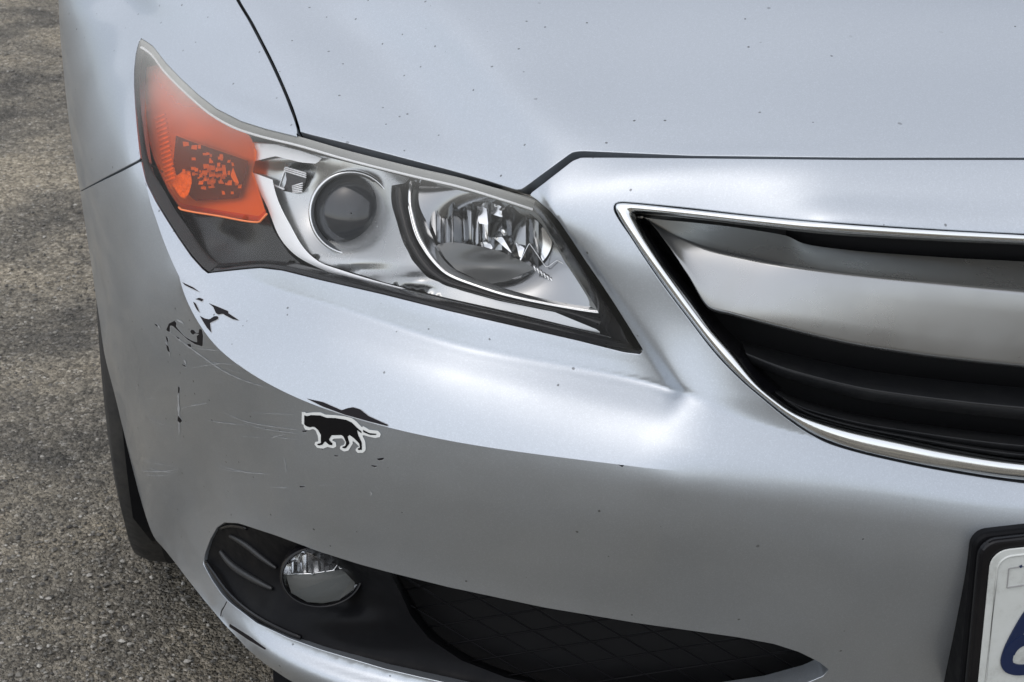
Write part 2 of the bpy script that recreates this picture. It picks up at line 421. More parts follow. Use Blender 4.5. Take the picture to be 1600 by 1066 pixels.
W_px = {  # K column -> rows below the crease
 8: [(345,548,0.243),(322,640,0.3),(300,720,0.368),(282,780,0.425),(270,815,0.465),(258,838,0.505),(244,845,0.548)],
 7: [(500,636,0.154),(497,715,0.16),(487,790,0.176),(470,848,0.196),(425,985,0.215),(408,1005,0.213),(388,1016,0.235)],
 6: [(720,692,0.09),(723,770,0.092),(725,850,0.103),(727,922,0.117),(690,1068,0.13),(655,1100,0.122),(610,1130,0.15)],
 5: [(975,727,.049),(980,805,.050),(985,885,.060),(990,972,.074),(975,1108,.085),(950,1152,.079),(920,1186,.108)],
 4: [(1040,734,.039),(1043,808,.041),(1050,888,.051),(1058,984,.065),(1060,1112,.077),(1045,1162,.070),(1025,1198,.100)],
 3: [(1090,738,0.035),(1095,812,0.036),(1102,892,0.046),(1112,990,0.06),(1110,1112,0.072),(1100,1165,0.065),(1085,1205,0.096)],
 2: [(1300,762,0.03),(1303,850,0.03),(1310,940,0.039),(1320,1050,0.054),(1330,1130,0.062),(1330,1190,0.056),(1330,1240,0.088)],
 1: [(1600,797,0.031),(1600,880,0.03),(1600,970,0.039),(1600,1080,0.054),(1600,1150,0.06),(1600,1210,0.055),(1600,1270,0.086)],
 0: [(1900,815,0.03),(1900,900,0.029),(1900,990,0.038),(1900,1100,0.053),(1900,1170,0.058),(1900,1230,0.053),(1900,1290,0.084)],
}
W_P = np.array(side_cols+[np.array([atY(*p) for p in W_px[c]]) for c in range(8, -1, -1)]).transpose(1, 0, 2)
W_P[:, -1] = W_P[:, -2]+np.array((0, -.0018, .0012)); W_P[:, -1, 0] = 0.; W_P[0, -1] = U_P[-1][0]
Kedge = np.vstack([U.G[:, -1], U.G[-1, ::-1][1:]])           # the crease, shared by both skins
W = Surf(W_P, 24, blur=14, top=Kedge)
# above the lamp the two skins flow into each other; along the bumper they meet in a crease
nb = U.shape[0]
NRr, NCc = U.shape                          # the lattice corner lies on the smooth crease line: take its normals from inside
for i in range(NRr-34, NRr):
    for j in range(NCc-34, NCc):
        d_ = (NRr-1-i)+(NCc-1-j)
        if d_ < 30:
            k = 30-d_; ii, jj = i-(k+1)//2, j-(k+1)//2; U.N[i, j] = U.N[ii, jj]
r7 = 8*24+10                                # let the highlights on the bumper shelf flow along it
for _ in range(60):
    B = U.N.copy(); B[r7:, 1:-1] = .5*U.N[r7:, 1:-1]+.25*(U.N[r7:, :-2]+U.N[r7:, 2:]); lim = 7*24; U.N[r7:, 1:lim] = B[r7:, 1:lim]
U.N /= np.linalg.norm(U.N, axis=2)[..., None]
wgt = np.clip((7.4*24-np.arange(nb))/40., 0, 1)
navg = U.N[:, -1]+W.N[0, :nb]; navg /= np.linalg.norm(navg, axis=1)[:, None]
for k in range(16):
    a = (wgt*(1-k/16.)**1.5)[:, None]
    U.N[:, -1-k] = U.N[:, -1-k]*(1-a)+navg*a; W.N[k, :nb] = W.N[k, :nb]*(1-a)+navg*a
ncol = U.shape[1]; ww = np.clip((6.4*24-np.arange(ncol))/70., 0, 1)      # 1 at the middle line
navg = U.N[-1]+W.N[0, -ncol:][::-1]; navg /= np.linalg.norm(navg, axis=1)[:, None]
for k in range(14):
    a = (ww*(1-k/14.)**1.3)[:, None]; U.N[-1-k] = U.N[-1-k]*(1-a)+navg*a
for k in range(13):
    a = (ww*(1-k/13.)**1.3)[:, None]; W.N[k, -ncol:] = (W.N[k, -ncol:][::-1]*(1-a)+navg*a)[::-1]
for S_ in (U, W):
    S_.N /= np.linalg.norm(S_.N, axis=2)[..., None]; S_.finish()
KPX = topx(Kedge); KN = {id(U): np.vstack([U.N[:, -1], U.N[-1, ::-1][1:]]), id(W): W.N[0]}

# ------------------------------------------------------------------ outlines in photograph pixels
LAMP_TOP = [(221,59),(239,71),(259,97),(282,121),(310,147),(338,169),(377,189),(416,201),(466,213),(546,236),(650,262),(720,278),(790,299),(836,314)]
LAMP_IN = [(836,314),(856,330),(870,346),(890,375),(912,408),(934,440),(956,473),(980,511),(1002,547)]
LAMP_BOT = [(1002,547),(998,552),(975,549),(900,530),(800,507),(700,484),(600,459),(500,436),(440,421),(405,417),(360,421),(327,425)]
LAMP_OUT = [(327,425),(318,418),(300,398),(280,370),(259,337),(245,314),(231,286),(222,262),(217,242),(213,205),(210,168),(208,135),(208,109),(211,82),(216,64),(221,59)]
def off(l, dx, dy): return [(x+dx, y+dy) for x, y in l]
GAP_L = [(363,-20),(395,40),(428,105),(452,160),(467,205)]          # hood to wing gap
HOOD_R0 = [(u_, v_) for u_, v_ in topx(np.array(U0))]

car = empty('car', (-.0, .9, 0))
tag(car, 'silver car with a scraped front bumper parked on worn asphalt', 'car')
#BODY
top_far = [tuple(p) for p in topx(np.array(U0))]
eps = 1.0
# hood
hood_left = [(top_far[7][0]+2, top_far[7][1]+eps)]+[(x+4, y) for x, y in GAP_L]
hood_front = [(470,207),(484,211),(546,226),(600,240),(700,266),(760,283),(806,298),(815,297),(851,270),(892,240),(900,238),(910,237),(1080,243),(1340,246),(1600,246),(1935,246)]
hood_front = [(x, y-(2.2 if x < 1000 else 1.)) for x, y in hood_front]
mb = MB()
segs = [(smooth_line([(1935,245),(1885,-20),(top_far[0][0]-eps, top_far[0][1]+eps)], 12), False),
        ([(top_far[0][0]-eps, top_far[0][1]+eps)]+[(p[0], p[1]+eps) for p in top_far[1:7]]+[hood_left[0]], False),
        (smooth_line(hood_left+[hood_front[0]], 7), True),
        (hood_front, True)]
panel(mb, U, segs, step=9)
hood = mb.obj('hood', PAINT_H, car)
# wing (fender): top on the upper skin, side on the lower skin
Kpx = [tuple(topx(p)) for p in K_side]
Kl = poly_line(KPX[0:(NK-1)*24+1], step=5.)
Ksplit = int(np.argmin(np.abs(Kl[:, 1]-247)+1e3*(Kl[:, 0] > 240)))
mb = MB()
gl = smooth_line([(top_far[7][0]-2, top_far[7][1]+eps)]+[(x-4, y) for x, y in GAP_L]+[(463,209)], 7)
segs = [(gl, True), (LAMP_TOP[8:0:-1]+[LAMP_TOP[0]], True), (LAMP_OUT[:7:-1]+[(216.5,247)], True), ([(216.5,247), tuple(Kl[Ksplit])], True),
        (Kl[:Ksplit+1][::-1], 2), ([tuple(Kl[0]), tuple(gl[0])], False)]
segs[1] = ([tuple(gl[-1])]+segs[1][0], True)
panel(mb, U, segs, step=8, snap=True)
edge = topx(W.G[-1])                       # arch edge, then the bumper's lower edge
ncor = NK*24                               # grid column where the arch ends at the bumper's lower corner
archl = edge[0:ncor+1]; archl = archl+np.array([.8, 0])
asplit = int(np.argmin(np.abs(archl[:, 1]-299)))
segs = [(Kl[:Ksplit+1], 2), ([tuple(Kl[Ksplit]), (190,263), (160,278.5), tuple(archl[asplit]+(0,-1.5))], True),
        (np.vstack([archl[asplit]+(0,-1), archl[:asplit][::-1]]), True), ([tuple(archl[0]), tuple(Kl[0])], False)]
panel(mb, W, segs, step=7, depth=.03, snap=True)
fender = mb.obj('fender', PAINT, car)

# bumper: nose and shelf on the upper skin, wall on the lower skin
GR_OUT = [(1935,383),(1600,364),(1450,356),(1315,347),(1180,335),(1072,323),(1000,316),(972,314),(961,316),(957,322),(958,330),(984,371),(1028,437),(1072,496),(1116,553),(1160,598),(1187,621),(1227,654),(1271,683),(1315,701),(1381,718),(1469,736),(1600,756),(1935,778)]
row9 = topx(np.array(U_P[-1]))              # corner crease, from the middle to the corner
Krow = poly_line(KPX[(NK-1)*24:], step=5.)                     # corner -> middle
seam_b = [(1935,251.5),(1600,250.5),(1340,250.5),(1080,248),(967,247),(908,247),(895,252),(876,267),(828,304)]
mb = MB()
gro = smooth_line(GR_OUT[1:-1], 7)
gr_cut = [tuple(p) for p in poly_line(GR_OUT[:2], 8)][:-1]+[tuple(p) for p in gro]+[tuple(p) for p in poly_line(GR_OUT[-2:], 8)][1:]
Kdn = Kl[Ksplit+1:]
segs = [(seam_b, True), ([(827,302),(840,312)], True), (off(LAMP_IN[1:-1], 2, -1), True)]
inn = [(838,311),(858,328),(873,345),(893,374),(915,407),(937,439),(959,472),(983,510),(1005,546)]
bot = [(1005,550),(1000,555),(975,552),(900,533),(800,510),(700,487),(600,462),(500,439),(440,424),(405,420),(360,424),(324,428)]
outr = [(315,421),(297,401),(277,372),(256,339),(242,316),(228,288),(219,264),(215,253)]
right_lo = [tuple(Krow[-1]), (Krow[-1][0]+30, Krow[-1][1]-4), (1935,780), (1935,776)]
right_up = [(1935,381), (1935,300), (1935,251)]
segs = [(seam_b+inn[:1], True), (inn, True), ([inn[-1]]+bot, True), ([bot[-1]]+outr, True), ([outr[-1], tuple(Kl[Ksplit+1])], True),
        (np.vstack([Kl[Ksplit+1:], Krow[1:-1], [right_lo[0]]]), 2), (right_lo, False),
        ([right_lo[-1]]+gr_cut[::-1][1:-1]+[right_up[0]], True), (right_up, False)]
panel(mb, U, segs, step=5.5, snap=True)
FOG = [(350,816),(372,817),(430,836),(500,862),(560,881),(600,892),(700,917),(850,949),(1000,974),(1150,995),(1210,1006),(1250,1019),(1280,1034),(1296,1046),(1288,1057),(1262,1068),(1200,1084),(1100,1098),(950,1103),(850,1095),(760,1082),(660,1060),(600,1046),(560,1034),(500,1016),(450,998),(400,974),(358,942),(345,928),(330,906),(317,882),(319,866),(328,842),(338,824)]
bot_e = edge[ncor:]; bot_e = bot_e+np.array([0, -.8])
bot_e = np.vstack([bot_e[:-1:4], bot_e[-1]])
segs = [(np.vstack([Kl[Ksplit+1:], Krow[1:]]), 2), ([tuple(Krow[-1]), (Krow[-1][0]+30, Krow[-1][1]+4), tuple(bot_e[-1]+(30,0))], False),
        (np.vstack([bot_e[-1]+(30,0), bot_e[:-1][::-1]]), False), (np.vstack([bot_e[0], archl[asplit:-1][::-1], archl[asplit]+(0,2)]), True),
        ([tuple(archl[asplit]+(0,2)), (160,283.5), (190,269), tuple(Kl[Ksplit+1])], True)]
panel(mb, W, segs, holes=[FOG], step=9, depth=.02, snap=True)
bumper = mb.obj('front_bumper', PAINT, car)


def mirror(o):
    md = o.modifiers.new('mirror', 'MIRROR'); md.use_axis[0] = True; md.use_mirror_merge = True; md.merge_threshold = .0005
    return o
mirror(hood); mirror(bumper)

def P3(pts, push=0., surf=U):
    """photograph pixels -> points `push` metres behind the skin"""
    pts = np.asarray(pts, float); pu = np.broadcast_to(np.asarray(push, float), (len(pts),))
    return np.array([surf.at(x, y, k) for (x, y), k in zip(pts, pu)])
def sheet(name, outline, push, material, parent, surf=U, step=6., rim=0., holes=(), smooth=True, back=False):
    """a sheet behind the skin; push is metres or a function of pixel positions"""
    outline = np.asarray(outline, float); L = poly_line(np.vstack([outline, outline[:1]]), step=step)[:-1]
    loops = [L]+[poly_line(np.vstack([h, h[:1]]), step=step)[:-1] for h in map(np.asarray, holes)]
    x0, y0 = L.min(0); x1, y1 = L.max(0)
    gx, gy = np.meshgrid(np.arange(x0+step/2, x1, step), np.arange(y0+step/2, y1, step*.866)); gx[::2] += step/2
    q = np.stack([gx.ravel(), gy.ravel()], 1); ok = inside(L, q)
    for h in loops[1:]: ok &= ~inside(h, q)
    q = q[ok]
    for h in loops: q = q[dist_poly(h, q) > step*.55]
    edges = []; b = 0
    for h in loops:
        n = len(h); edges += [(b+i, b+(i+1) % n) for i in range(n)]; b += n
    r = delaunay_2d_cdt([Vector(p) for p in np.vstack(loops+[q])], edges, [], 0, 1e-4, True)
    ov = np.array([(v[0], v[1]) for v in r[0]]); fa = np.array(r[2]); ce = ov[fa].mean(1); ok = inside(L, ce)
    for h in loops[1:]: ok &= ~inside(h, ce)
    fa = fa[ok]; pf = push(ov) if callable(push) else np.full(len(ov), push)
    V = P3(ov, pf, surf)
    fn = np.cross(V[fa[:, 1]]-V[fa[:, 0]], V[fa[:, 2]]-V[fa[:, 0]]); sw = (fn*(CAM-V[fa[:, 0]])).sum(1) < 0; fa[sw] = fa[sw][:, ::-1]
    V = list(map(tuple, V)); F = [tuple(f) for f in fa]
    if rim:
        for h in loops:
            b = len(V); n = len(h); p0 = push(h) if callable(push) else np.full(n, push)
            A = P3(h, p0, surf); d = A-CAM; d /= np.linalg.norm(d, axis=1)[:, None]; d = d*.55+np.array((0, .45, 0))
            V += list(map(tuple, A))+list(map(tuple, A+d*rim))
            F += [(b+i, b+(i+1) % n, b+n+(i+1) % n, b+n+i) for i in range(n)]
    return mesh_obj(name, V, F, material, parent, smooth=smooth)
def ribbon(name, A, B, prof, material, parent, surf=U, n=60, curve=True):
    """sheet between two pixel lines; prof = [(t across, push), ...]"""
    a = (smooth_line if curve else poly_line)(A, n=n); b = (smooth_line if curve else poly_line)(B, n=n)
    mb = MB(); strip(mb, [P3(a+(b-a)*t, pu, surf) for t, pu in prof]); return mb.obj(name, material, parent)
def tube(name, P, rad, material, parent, k=8, flat=1.):
    P = np.asarray(P, float); n = len(P); T = np.gradient(P, axis=0); T /= np.linalg.norm(T, axis=1)[:, None]+1e-12
    ref = np.array((0., 0, 1)) if abs(T[:, 2]).mean() < .8 else np.array((1., 0, 0))
    S = np.cross(T, ref); S /= np.linalg.norm(S, axis=1)[:, None]; Q = np.cross(S, T)
    r = np.broadcast_to(np.asarray(rad, float), (n,)); V = []; F = []
    for i in range(n):
        for j in range(k):
            a = 2*math.pi*j/k; V.append(P[i]+r[i]*(math.cos(a)*S[i]*flat+math.sin(a)*Q[i]))
    for i in range(n-1):
        for j in range(k): F.append((i*k+j, i*k+(j+1) % k, (i+1)*k+(j+1) % k, (i+1)*k+j))
    F.append(tuple(range(k))[::-1]); F.append(tuple((n-1)*k+j for j in range(k)))
    return mesh_obj(name, V, F, material, parent)
def lathe(name, c, axis, prof, material, parent, k=64, up=(0, 0, 1), squash=1.):
    """prof: list of (radius, distance along axis)"""
    ax = np.asarray(axis, float); ax /= np.linalg.norm(ax); s = np.cross(np.asarray(up, float), ax); s /= np.linalg.norm(s); q = np.cross(ax, s)
    V = []; F = []; n = len(prof)
    for r, h in prof:
        for j in range(k):
            a = 2*math.pi*j/k; V.append(np.asarray(c)+ax*h+r*(math.cos(a)*s+squash*math.sin(a)*q))
    for i in range(n-1):
        for j in range(k): F.append((i*k+j, i*k+(j+1) % k, (i+1)*k+(j+1) % k, (i+1)*k+j))
    o = mesh_obj(name, V, F, material, parent); o.data.validate(); return o
def bump_fn(base, blobs):
    """push = base + sum of gaussian dents (cx, cy, rx, ry, depth)"""
    def f(p):
        v = np.full(len(p), float(base))
        for cx, cy, rx, ry, dpt in blobs: v = v+dpt*np.exp(-((p[:, 0]-cx)/rx)**2-((p[:, 1]-cy)/ry)**2)
        return v
    return f

# ------------------------------------------------------------------ headlight
LAMP = LAMP_TOP+LAMP_IN[1:]+LAMP_BOT[1:]+LAMP_OUT[1:-1]
lamp_c = np.array(LAMP).mean(0)
def shrink(outl, px):
    p = np.asarray(outl, float); n = len(p); t = np.roll(p, -1, 0)-np.roll(p, 1, 0); t /= np.linalg.norm(t, axis=1)[:, None]+1e-9
    nn = np.stack([-t[:, 1], t[:, 0]], 1); a = (p[:, 0]*np.roll(p[:, 1], -1)-np.roll(p[:, 0], -1)*p[:, 1]).sum()
    return p+nn*px*(1 if a > 0 else -1)
headlight = sheet('headlight', shrink(LAMP, -4), .085, VOID, car, step=14, rim=0.)
headlight['label'] = 'weathered clear headlight with an amber corner light'
# bowl wall closing the housing to the lens rim
LD = poly_line(np.vstack([LAMP, LAMP[:1]]), step=8)[:-1]
mb = MB(); strip(mb, [P3(LD, k) for k in (.004, .03, .084)], closed=True); mb.obj('housing', SMOKE, headlight)
mb = MB(); panel(mb, U, [(np.vstack([LAMP, LAMP[:1]]), True)], step=8, depth=.006, rnd=.0007, lift=-.0012)
lens = mb.obj('lens', LENS, headlight)
# weathering of the plastic: strongest along its upper edge and over the corner light
pv = topx(np.array(mb.V)); tl = poly_line(LAMP_TOP, step=4)
dt = np.array([np.sqrt(((tl-p)**2).sum(1).min()) for p in pv])
hz = .32*np.exp(-dt/14.)+.24*np.exp(-(dt/62.)**2)*np.clip((430-pv[:, 0])/150, 0, 1)+.04*np.exp(-dt/60.)
hz += .14*np.exp(-((pv[:, 0]-268)/45)**2-((pv[:, 1]-150)/45)**2)
at_ = lens.data.attributes.new('haze', 'FLOAT', 'POINT'); at_.data.foreach_set('value', np.clip(hz, 0, .8).astype(np.float32))
# rim of the lens: grey moulded edge on top, black on the other sides
LT = LAMP_TOP
ribbon('lens_seal', LT, off(LT, -3, 12), [(0, .003), (.5, .0035), (1, .006)], GREY, headlight, n=90)
ribbon('lens_rib_highlight', off(LT, -3, 12), off(LT, -4, 15.5), [(0, .006), (.5, .0042), (1, .006)], WHITE, headlight, n=90)  # clear ridge below the seal, its edge highlight put into the white colour
ribbon('edge_trim', LAMP_OUT, [(342,412),(332,405),(314,385),(293,355),(272,325),(258,300),(243,275),(234,255),(229,235),(224,200),(220,168),(218,138),(219,112),(222,92),(226,78),(230,70)], [(0, .003), (.35, .004), (1, .012)], SMOKE, headlight, n=60)
BOT_UP = [(960,531),(900,515),(800,492),(700,470),(600,446),(520,427),(455,411),(405,407),(362,411),(342,412)]
BOT_LO = [(1002,549),(900,530),(800,507),(700,484),(600,459),(500,436),(440,421),(405,417),(360,421),(327,425)]
ribbon('edge_trim', BOT_LO, BOT_UP, [(0, .003), (.45, .006), (.5, .0075), (.55, .006), (1, .016)], GLOSSB, headlight, n=80)
IN_R = [(822,313),(846,328),(862,346),(880,374),(902,408),(924,440),(946,473),(968,508),(985,540),(1000,549)]
IN_L = [(800,309),(828,322),(845,341),(860,366),(880,398),(900,430),(920,462),(935,488),(942,512),(960,531)]
ribbon('edge_trim', IN_R, IN_L, [(0, .003), (.4, .006), (1, .022)], GLOSSB, headlight, n=50)
# amber corner light
AMB = [(229,105),(226,140),(226,180),(231,215),(240,248),(252,275),(264,300),(276,318),(283,327),(340,337),(405,347),(417,335),(408,305),(395,270),(402,240),(392,212),(350,188),(310,160),(275,128),(250,100)]
sig = sheet('turn_signal', AMB, bump_fn(.016, [(320,260,70,60,.004)]), AMBER, headlight, step=7, rim=.03)
sheet('signal_reflector', shrink(AMB, 1), bump_fn(.052, [(325,262,45,40,.018)]), AMBREF, headlight, step=8)
chamber = [(275,212),(300,222),(345,237),(388,252),(381,285),(372,310),(305,314),(268,278)]
sheet('lamp_chamber', chamber, bump_fn(.044, [(325,265,40,35,.012)]), mat('signal_chamber', (.07, .04, .035), .3), headlight, step=6)
SPARK = mat('amber_facet', (.97, .95, .85), .3, .0)
for (x, y, w_, h_, dx) in [(322,260,9,8,1),(332,262,9,8,-1),(343,264,8,8,1),(321,270,9,8,-2),(331,272,9,8,2),(342,274,9,8,-1),(322,280,9,8,1),(333,283,9,9,-1),(344,285,8,8,2),(330,292,10,6,1),(318,294,8,6,0),(349,266,6,18,2),(290,225,9,9,1),(304,230,9,8,-1)]:
    r_ = random.random
    q = [(x-w_/2, y-h_/2+r_()*2), (x+w_/2, y-h_/2+r_()*2), (x+w_/2+dx, y+h_/2-r_()*2), (x-w_/2+dx, y+h_/2-r_()*2)]
    pu = [.038+r_()*.003, .038+r_()*.003, .025+r_()*.003, .025+r_()*.003]
    mesh_obj('facet', list(P3(q, pu))+list(P3(q, np.array(pu)+.004)), [(3,2,1,0),(0,1,5,4),(1,2,6,5),(2,3,7,6),(3,0,4,7)], SPARK, headlight, smooth=False)
poly_ch = np.array(chamber, float)
for k in range(70):
    x, y = random.gauss(333, 20), random.gauss(274, 17)
    if not inside(poly_ch, np.array([(x, y)]))[0]: continue
    a, h_ = random.uniform(1.5, 3.6), random.uniform(1.2, 3.4); sk_ = random.uniform(-1.5, 1.5)
    q = [(x-a, y-h_), (x+a, y-h_+sk_*.5), (x+a+sk_, y+h_), (x-a+sk_, y+h_+sk_*.3)]; p0 = random.uniform(.028, .034); pu = [p0+.006, p0+.006, p0, p0]
    mesh_obj('facet', list(P3(q, pu))+list(P3(q, np.array(pu)+.003)), [(3,2,1,0),(0,1,5,4),(1,2,6,5),(2,3,7,6),(3,0,4,7)], SPARK, headlight, smooth=False)
for q in ([(261,273),(272,263),(276,276),(284,270),(297,268),(300,285),(296,300),(290,312),(280,306),(274,296),(268,288)],):
    sheet('bulb', q, lambda p: .030-(p[:, 1]-285)*.00022+.004*np.sin(p[:, 0]*.5)*np.sin(p[:, 1]*.45), SPARK, headlight, step=3.5, rim=.006, smooth=False)
sheet('bulb', [(364,262),(369,275),(374,288),(366,285),(360,275)], .031, SPARK, headlight, step=4, rim=.004)
for k in range(15):            # ribs of the side reflector
    y = 182+k*7.; x = 244+k*1.15
    tube('reflector_rib', P3([(x-1, y+4), (x+7, y), (x+14, y-3)], .0205), .0013, AMBREF, headlight, k=6)
tube('signal_edge', P3(smooth_line([(279,324),(283,327.5),(340,337.5),(404,347.5),(410,342),(417,334)], n=30), .0145), .0009, mat('amber_edge', (1., .26, .08), .3), headlight, k=8)
# smoked panel below the amber light
sheet('smoked_panel', [(276,318),(283,327),(340,337),(405,347),(417,335),(430,365),(452,397),(470,412),(440,414),(405,409),(362,413),(342,413),(314,387),(293,357)], bump_fn(.030, [(360,375,30,25,.01)]), SMOKE, headlight, step=8)
# white sweep and thin lower line
ribbon('light_strip', [(393,269),(404,296),(416.5,321.6),(436,369),(464,400.5),(503,421),(517,426.5),(600,447.5),(700,471),(800,494),(900,516),(955,528.5)],
       [(426,281),(432,306),(441,328),(452,349),(475.6,388.6),(503,411.5),(520,418),(600,442.5),(700,467),(800,490.5),(900,513),(956,526)], [(0, .026), (.5, .022), (1, .023)], WHITE, headlight, n=110)
# silver bezel round the projector
BEZ = [(395,222),(440,226),(500,243),(560,258),(640,278),(630,290),(614,318),(627,371),(644,407),(668,434),(720,454),(778,470),(867,488),(935,516),(940,522),(800,488),(700,466),(600,441),(520,416),(503,411),(476,388),(452,349),(432,306),(426,281),(395,270),(402,240)]
sheet('silver_bezel', BEZ, bump_fn(.030, [(543,330,75,70,.030), (650,440,30,14,-.010), (560,425,60,12,.008), (470,262,18,14,.010), (455,250,40,10,-.008)]), BEZEL, headlight, step=7)
sheet('silver_bezel', [(395,224),(430,226),(470,236),(503,247),(495,256),(470,254),(430,244),(398,252)], .022, WHITE, headlight, step=7, rim=.004)
# small ribbed side reflector beside the projector
sheet('side_reflector', [(430,262),(442,258),(470,266),(480,272),(476,290),(466,303),(440,298),(427,288)], .034, SMOKE, headlight, step=6, rim=.004)
for k in range(8):
    tube('reflector_rib', P3([(456+k*.2, 284+k*2.4), (474+k*-.3, 276+k*3.4)] if k > 2 else [(444, 261+k*3), (478, 271+k*3.2)], .032), .0006, WHITE, headlight, k=6)
tube('reflector_rib', P3([(429,290),(444,296)], .032), .0008, WHITE, headlight, k=6)
tube('reflector_rib', P3([(436,292),(445,266)], .032), .0005, WHITE, headlight, k=6)
# projector
pc = U.at(549, 333, .040); pax = np.array((-.06, -.93, .30))
sc_px = np.linalg.norm(pc-CAM)/FPX*1.01
R_ = 66*sc_px
lathe('projector_ring', pc, pax, [(R_*.99, -.035), (R_, -.004), (R_*.985, .001), (R_*.95, .003), (R_*.915, .001), (R_*.90, -.004), (R_*.875, -.005), (R_*.865, -.018)], REFL, headlight)
Rl = R_*.875; dome = [(Rl*math.sin(t), -.016+.020*math.cos(t)) for t in np.linspace(1.45, .02, 16)]
pl = lathe('projector_lens', pc, pax, dome, GLASSD, headlight)
lathe('lens_collar', pc, pax, [(R_*.875, -.012), (R_*.84, -.0135), (R_*.80, -.012)], BLACK, headlight)
# black sweep between the projector and the high beam
SW_A = [(612,290),(612,318),(620,347),(627,371),(635,390),(644,407),(655,422),(668,434),(689,447),(720,455),(778,470),(867,488),(900,500),(936,518)]
SW_B = [(640,285),(638,318),(643,345),(650,368),(661,388),(673,405),(685,418),(700,428),(720,438),(750,448),(790,462),(850,475),(900,484),(940,492)]
ribbon('dark_sweep', SW_A, SW_B, [(0, .034), (.25, .026), (.6, .024), (1, .032)], GLOSSB, headlight, n=90)
# high beam reflector
HB_OUT = [(640,282),(638,318),(643,345),(650,368),(661,388),(673,405),(700,430),(740,446),(790,462),(850,475),(900,484),(939,489),(936,478),(915,445),(893,410),(873,376),(855,348),(838,330),(815,318),(770,302),(720,290),(670,280)]
HB_IN = [(665,288),(660,318),(664,340),(672,362),(682,384),(692,404),(708,420),(745,437),(790,450),(850,463),(890,471),(915,474),(915,465),(898,436),(880,405),(862,374),(846,350),(832,336),(812,325),(770,310),(720,298),(685,290)]
sheet('high_beam', HB_OUT, bump_fn(.032, [(765,375,85,55,.045)]), REFL2, headlight, step=7)
a_ = smooth_line(HB_OUT[:12], n=60); b_ = smooth_line(HB_IN[:12], n=60)
ribbon('high_beam_frame', a_, b_, [(0, .026), (.25, .024), (1, .040)], REFL, headlight, n=70, curve=False)
ribbon('high_beam_frame', HB_OUT[11:], HB_IN[11:], [(0, .026), (.3, .025), (1, .036)], GREY, headlight, n=50, curve=False)
tube('frame_edge', P3(smooth_line(HB_OUT[1:12]+[(936,480),(915,446),(893,411),(873,377)], n=80), .0245), .0006, CHROME, headlight, k=6)
xs = [664, 682, 697, 708, 722, 737, 748, 763, 785, 800, 822, 842]
tops = lambda x: np.interp(x, [660, 720, 770, 812, 846], [289, 299, 311, 326, 350])
bots = lambda x: np.interp(x, [660, 690, 740, 790, 850], [366, 381, 384, 396, 425])
for k in range(len(xs)-1):
    x0, x1 = xs[k], xs[k+1]; sg = 1 if k % 2 else -1; tilt = .004*sg+random.uniform(-.002, .002); v_ = random.uniform(-.006, .006)
    rows = []
    for t in np.linspace(0, 1, 5):
        q = [(x0+.6, tops(x0)+(bots(x0)-tops(x0))*t), ((x0+x1)/2, tops((x0+x1)/2)*(1-t)+bots((x0+x1)/2)*t), (x1-.6, tops(x1)+(bots(x1)-tops(x1))*t)]
        rows.append(P3(q, np.array([.050-tilt, .050+.002*sg, .050+tilt])+v_*t-.006*math.sin(t*3)))
    mb = MB(); strip(mb, rows); mb.obj('facet', REFL if k in (1, 6) else REFL2, headlight)
for q, pu in (([(745,322),(760,325),(763,352),(748,349)], .036), ([(768,318),(783,322),(785,340),(766,334)], .038), ([(772,372),(785,370),(800,396),(790,388)], .038), ([(806,380),(820,388),(813,408)], .040), ([(755,378),(768,382),(770,390),(757,386)], .038), ([(833,345),(850,356),(875,398),(850,412),(835,380)], .044)):
    sheet('facet', q, bump_fn(pu, [(q[0][0], q[0][1], 10, 12, .004)]), REFL, headlight, step=4, rim=.004)
sheet('lower_shelf', [(684,382),(705,378),(740,383),(780,392),(820,410),(860,434),(900,462),(914,472),(860,464),(800,452),(745,437),(712,421),(694,402)], bump_fn(.040, [(770,415,60,20,.012)]), mat('lamp_shelf_grey', (.12, .125, .125), .35, .6), headlight, step=6)
tube('shelf_edge', P3(poly_line([(813,408),(827,380),(852,416),(855,418),(870,407),(886,415)], n=40), .037), .00035, CHROME, headlight, k=6)
for k in range(14):
    x = 834+k*5.2; tube('reflector_rib', P3([(x, 414+k*3.9), (x+3.5, 424+k*3.6)], .036), .0010, REFL, headlight, k=5)
tube('bulb', P3([(784,357),(788,362),(790,368)], .036), [.0018, .0026, .0016], CHROME, headlight, k=8)

# ------------------------------------------------------------------ grille
CH_O = [(1935,387),(1600,367),(1450,359),(1315,350),(1180,338),(1072,326.5),(1000,319),(974,317),(964,318),(961,322),(962,329),(987,371),(1031,437),(1075,496),(1119,552),(1163,597),(1190,620),(1230,652),(1273,680),(1317,698),(1383,715),(1471,733),(1600,752),(1935,774)]
CH_I = [(1935,404),(1600,383),(1450,376),(1315,368),(1180,354),(1072,341),(1020,336),(1000,334),(994,335),(993,338),(996,345),(1028,398),(1072,459),(1116,517),(1152,556),(1182,594),(1204,615),(1249,645),(1293,659),(1340,671),(1400,684),(1480,701),(1600,719),(1935,741)]
L0 = np.r_[0, np.cumsum(np.linalg.norm(np.diff(np.array(CH_O, float), axis=0), axis=1))]
qn = np.concatenate([np.linspace(L0[i], L0[i+1], max(3, int((L0[i+1]-L0[i])/9)), endpoint=False) for i in range(len(L0)-1)]+[[L0[-1]]])
co_ = makima(L0, np.array(CH_O, float), qn); ci_ = makima(L0, np.array(CH_I, float), qn)
mb = MB(); strip(mb, [P3(co_+(ci_-co_)*t, pu) for t, pu in ((-.03, .012), (0, .001), (.08, -.002), (.3, -.0035), (.6, -.003), (.82, .001), (.95, .007), (1., .014), (1.02, .05))])
grille = mb.obj('grille', CHROME, car); grille['label'] = 'chrome grille surround'; mirror(grille)
